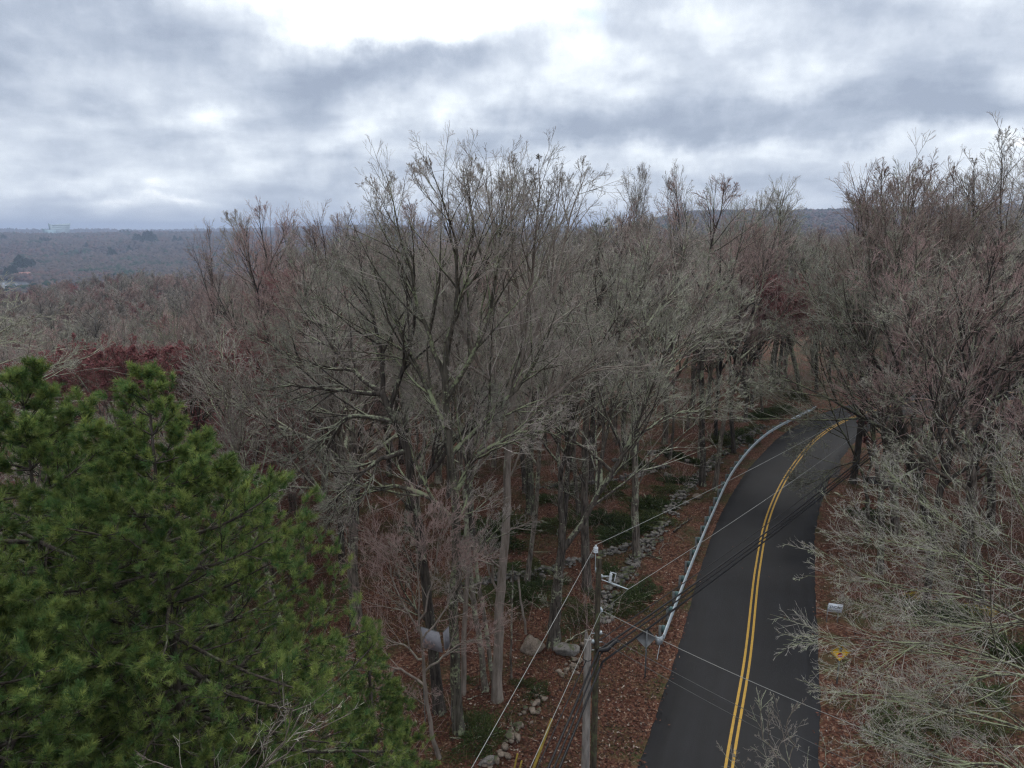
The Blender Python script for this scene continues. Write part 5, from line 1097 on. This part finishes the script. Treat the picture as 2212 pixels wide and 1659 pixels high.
mid = [(1385, 1130, 1.8), (1410, 1120, 1.9), (1430, 1095, 1.6), (1400, 1090, 1.8), (1365, 1130, 1.5), (1345, 1150, 1.5), (1320, 1160, 1.4), (1445, 1060, 1.6), (1470, 1040, 1.4), (1500, 1000, 1.6), (1560, 960, 1.8), (1580, 950, 1.8), (1600, 945, 1.7), (1625, 930, 1.5), (1300, 1120, 1.6), (1250, 1130, 1.6), (1200, 1130, 1.7), (1140, 1140, 1.6), (1690, 890, 1.8), (1720, 870, 2.0), (1450, 985, 1.6), (1380, 1010, 1.7), (1320, 1060, 1.6), (1250, 1060, 1.6), (1180, 1080, 1.6), (1100, 1130, 1.8), (1060, 1160, 1.8), (1640, 905, 1.6), (1665, 895, 1.6), (1870, 1110, 1.4), (1890, 1130, 1.3), (1960, 1300, 1.4), (2040, 1330, 1.5), (2130, 1500, 1.3), (2080, 1580, 1.3), (1960, 1600, 1.3), (2170, 1400, 1.5), (1930, 1560, 1.2)]
for k, (px, py, s) in enumerate(near): shrub(k % 3, SH[k % 3], px, py, s * 1.1, 'evergreen_shrub', 'low dark green shrub on the leaf litter near the boulders and poles', 'low dark shrubs near the boulders and poles')
for k, (px, py, s) in enumerate(mid): shrub(k % 3, SH[k % 3], px, py, s * 1.05, 'evergreen_shrub', 'low dark green shrub further back among the trunks', 'low dark shrubs further back among the trunks')
for k, (px, py, s, lab) in enumerate(((1975, 1290, .75, 'small yellow flowering shrub seen through the lichen branches, leftmost of three'), (2030, 1310, .8, 'yellow flowering shrub in the middle of the three behind the lichen branches'), (2115, 1325, 1.0, 'widest yellow flowering shrub behind the lichen branches, furthest right'))): shrub('y', SY, px, py, s, 'forsythia_shrub', lab, 'yellow flowering shrubs')

# thicket of thin stems, uncountable
rng = np.random.default_rng(31); n = 8200
azs = np.radians(rng.uniform(-38, 38, n)); r = np.sqrt(rng.uniform(23 ** 2, 75 ** 2, n)); azs[:3000] = np.radians(rng.uniform(8, 32, 3000)); r[:3000] = rng.uniform(74, 125, 3000); X = r * np.sin(azs); Y = r * np.cos(azs); d, s = road_dist(X, Y); cl_ = vnoise(X, Y, 5, 4)
k = (d > np.where(s > 0, 6.5, 4.4)) & (cl_ > np.where((s > 0) & (d < 11), .68, .38)) & (Y > 22); X, Y, cl_ = X[k], Y[k], cl_[k]; n = len(X); zz_ = ground(X, Y)
P, Rr = walk(rng, np.stack([X, Y, zz_ - .05], 1), unit(rng.normal(0, .5, (n, 3)) + [0, 0, 1]), rng.uniform(.5, 2.6, n) * (.5 + cl_), np.full(n, .011), 5, .18, -.1, .006)
P2, R2 = spawn(rng, P, Rr, 5, .2, 1, 45, .5, 4, .2, 0, .005)
mb = MB(); V, Q = tubes(P, Rr, 3); mb.add(V, Q); V, Q = tubes(P2, R2, 3); mb.add(V, Q)
tag(mb.done('undergrowth', M['twig_pink'], smooth=True), 'thicket of thin reddish stems on the forest floor', 'undergrowth', kind='stuff')
# dry grass tufts on the verge
n = 60000; X = rng.uniform(-12, 30, n); Y = rng.uniform(22, 60, n); d, s = road_dist(X, Y); cl_ = vnoise(X, Y, 2.2, 14); k = (d > 4.2) & (d < 26) & (cl_ > .55); X, Y = X[k], Y[k]; n = len(X); c = np.stack([X, Y, ground(X, Y)], 1)
ax = unit(rng.normal(0, .45, (n, 3)) + [0, 0, 1]) * rng.uniform(.12, .38, (n, 1)); wv = unit(np.cross(ax, rng.normal(size=(n, 3)))) * .010
cc = np.where(rng.random((n, 1)) < .55, np.array([[.055, .062, .02]]), np.array([[.22, .14, .07]])) * rng.uniform(.6, 1.4, (n, 1))
mb = MB(); mb.add(np.stack([c - wv, c + wv, c + ax], 1).reshape(-1, 3), np.arange(3 * n).reshape(-1, 3), np.repeat(cc, 3, 0)); tag(mb.done('dry_grass', M['leaf']), 'short dry grass growing through the fallen leaves', 'grass', kind='stuff')
# fallen leaves
n = 190000; azs = np.radians(rng.uniform(-40, 40, n)); r = 22 + rng.random(n) ** 1.25 * 50; X = r * np.sin(azs); Y = r * np.cos(azs); d, s = road_dist(X, Y)
pt_ = vnoise(X, Y, 3.4, 17) * .6 + vnoise(X, Y, 1.1, 18) * .4; k = ((d > 2.5 + rng.random(n) ** .2 * .9) | (rng.random(n) < .004)) & (Y > 21) & (rng.random(n) < np.clip((pt_ - .22) * 5, .12, 1)) & ((d > 3.5) | (rng.random(n) < .45)); X, Y = X[k], Y[k]; n = len(X); c = np.stack([X, Y, np.where(d[k] < 3.25, .055, ground(X, Y)) + rng.uniform(.01, .06, n)], 1)
a_ = rng.uniform(0, 6.28, n); u = np.stack([np.cos(a_), np.sin(a_), rng.normal(0, .3, n)], 1); v = np.stack([-np.sin(a_), np.cos(a_), rng.normal(0, .3, n)], 1); sz = rng.uniform(.035, .085, n)[:, None]
q4 = np.stack([c - u * sz, c - v * sz * .55 + [0, 0, .012], c + u * sz + [0, 0, .02], c + v * sz * .55], 1).reshape(-1, 3)
pal = np.array([(.085, .032, .022), (.12, .046, .030), (.16, .072, .047), (.22, .15, .11), (.048, .026, .019), (.40, .33, .28)]); cc = pal[rng.choice(6, n, p=[.28, .27, .17, .09, .16, .03])] * .78 * rng.uniform(.75, 1.25, (n, 1))
mb = MB(); mb.add(q4, np.arange(4 * n).reshape(-1, 4), np.repeat(cc, 4, 0)); tag(mb.done('fallen_leaves', M['leaf']), 'reddish brown fallen leaves covering the forest floor', 'fallen leaves', kind='stuff')
# fallen branches
def fallen(label, pxs, r_, mat, seed):
    rng = np.random.default_rng(seed); pts = np.array([gnd(*a_) for a_ in pxs]); 
    for p_ in pts: p_[2] = gz(p_[0], p_[1]) + r_ + .05
    P = kink(rng, smooth_path(pts, 12), .05); c_ = P[0].copy(); t = thing('fallen_branch', label, 'fallen branch', c_); mb = MB(); mb.tube(P - c_, np.linspace(r_, r_ * .4, 12), 7); mb.done('limb', mat, t, True)
    P2, R2 = spawn(rng, (P - c_)[None], np.linspace(r_, r_ * .4, 12)[None], 6, .2, 1, 45, 1, 5, .15, .05, .008, rr=.5, absl=.9); mb = MB(); V, Q = tubes(P2, R2, 4); mb.add(V, Q); mb.done('side_branches', mat, t, True)
fallen('mossy log lying by the foot of the brown grey trunk at the stone wall', [(1360, 1206), (1395, 1200), (1430, 1212)], .09, M['bark_dark'], 1)
fallen('pale crooked branch beyond the log at the stone wall', [(1425, 1198), (1432, 1180), (1450, 1172)], .03, M['bark_pale'], 2)
fallen('grey broken branch leaning by the pale grey trunk', [(1010, 1512), (1040, 1500), (1065, 1475)], .03, M['bark'], 3)
fallen('thin pale stick near the bottom line of stones', [(1118, 1610), (1108, 1580), (1098, 1560)], .025, M['bark_pale'], 4)
fallen('dark rotting log beside the guardrail', [(1455, 1150), (1480, 1130), (1495, 1120)], .07, M['bark_dark'], 5)
fallen('pile of dead sticks behind the grey pole', [(1215, 1395), (1245, 1375), (1275, 1362)], .05, M['bark'], 6)
fallen('pale stick lying in the leaves beside the guardrail', [(1478, 1170), (1470, 1160), (1462, 1157)], .025, M['bark_pale'], 7)

# ------------------------------------------------------------------ haze
import sys
if True:
    me = bpy.data.meshes.new('haze'); lo = (-9500, -300, -110); hi = (9500, 12500, 170)
    v = [(x, y, z) for z in (lo[2], hi[2]) for y in (lo[1], hi[1]) for x in (lo[0], hi[0])]; me.from_pydata(v, [], [(0, 2, 3, 1), (4, 5, 7, 6), (0, 1, 5, 4), (2, 6, 7, 3), (0, 4, 6, 2), (1, 3, 7, 5)])
    m_ = bpy.data.materials.new('haze'); m_.use_nodes = True; t_ = m_.node_tree; t_.nodes.clear(); pv = t_.nodes.new('ShaderNodeVolumePrincipled'); pv.inputs['Color'].default_value = (.56, .68, .93, 1); pv.inputs['Density'].default_value = .00016; pv.inputs['Anisotropy'].default_value = .2
    ou = t_.nodes.new('ShaderNodeOutputMaterial'); t_.links.new(pv.outputs[0], ou.inputs['Volume']); m_.cycles.homogeneous_volume = True if hasattr(m_.cycles, 'homogeneous_volume') else None
    me.materials.append(m_); tag(obj('haze', me), 'thin blue air over the valley', 'haze', kind='stuff')
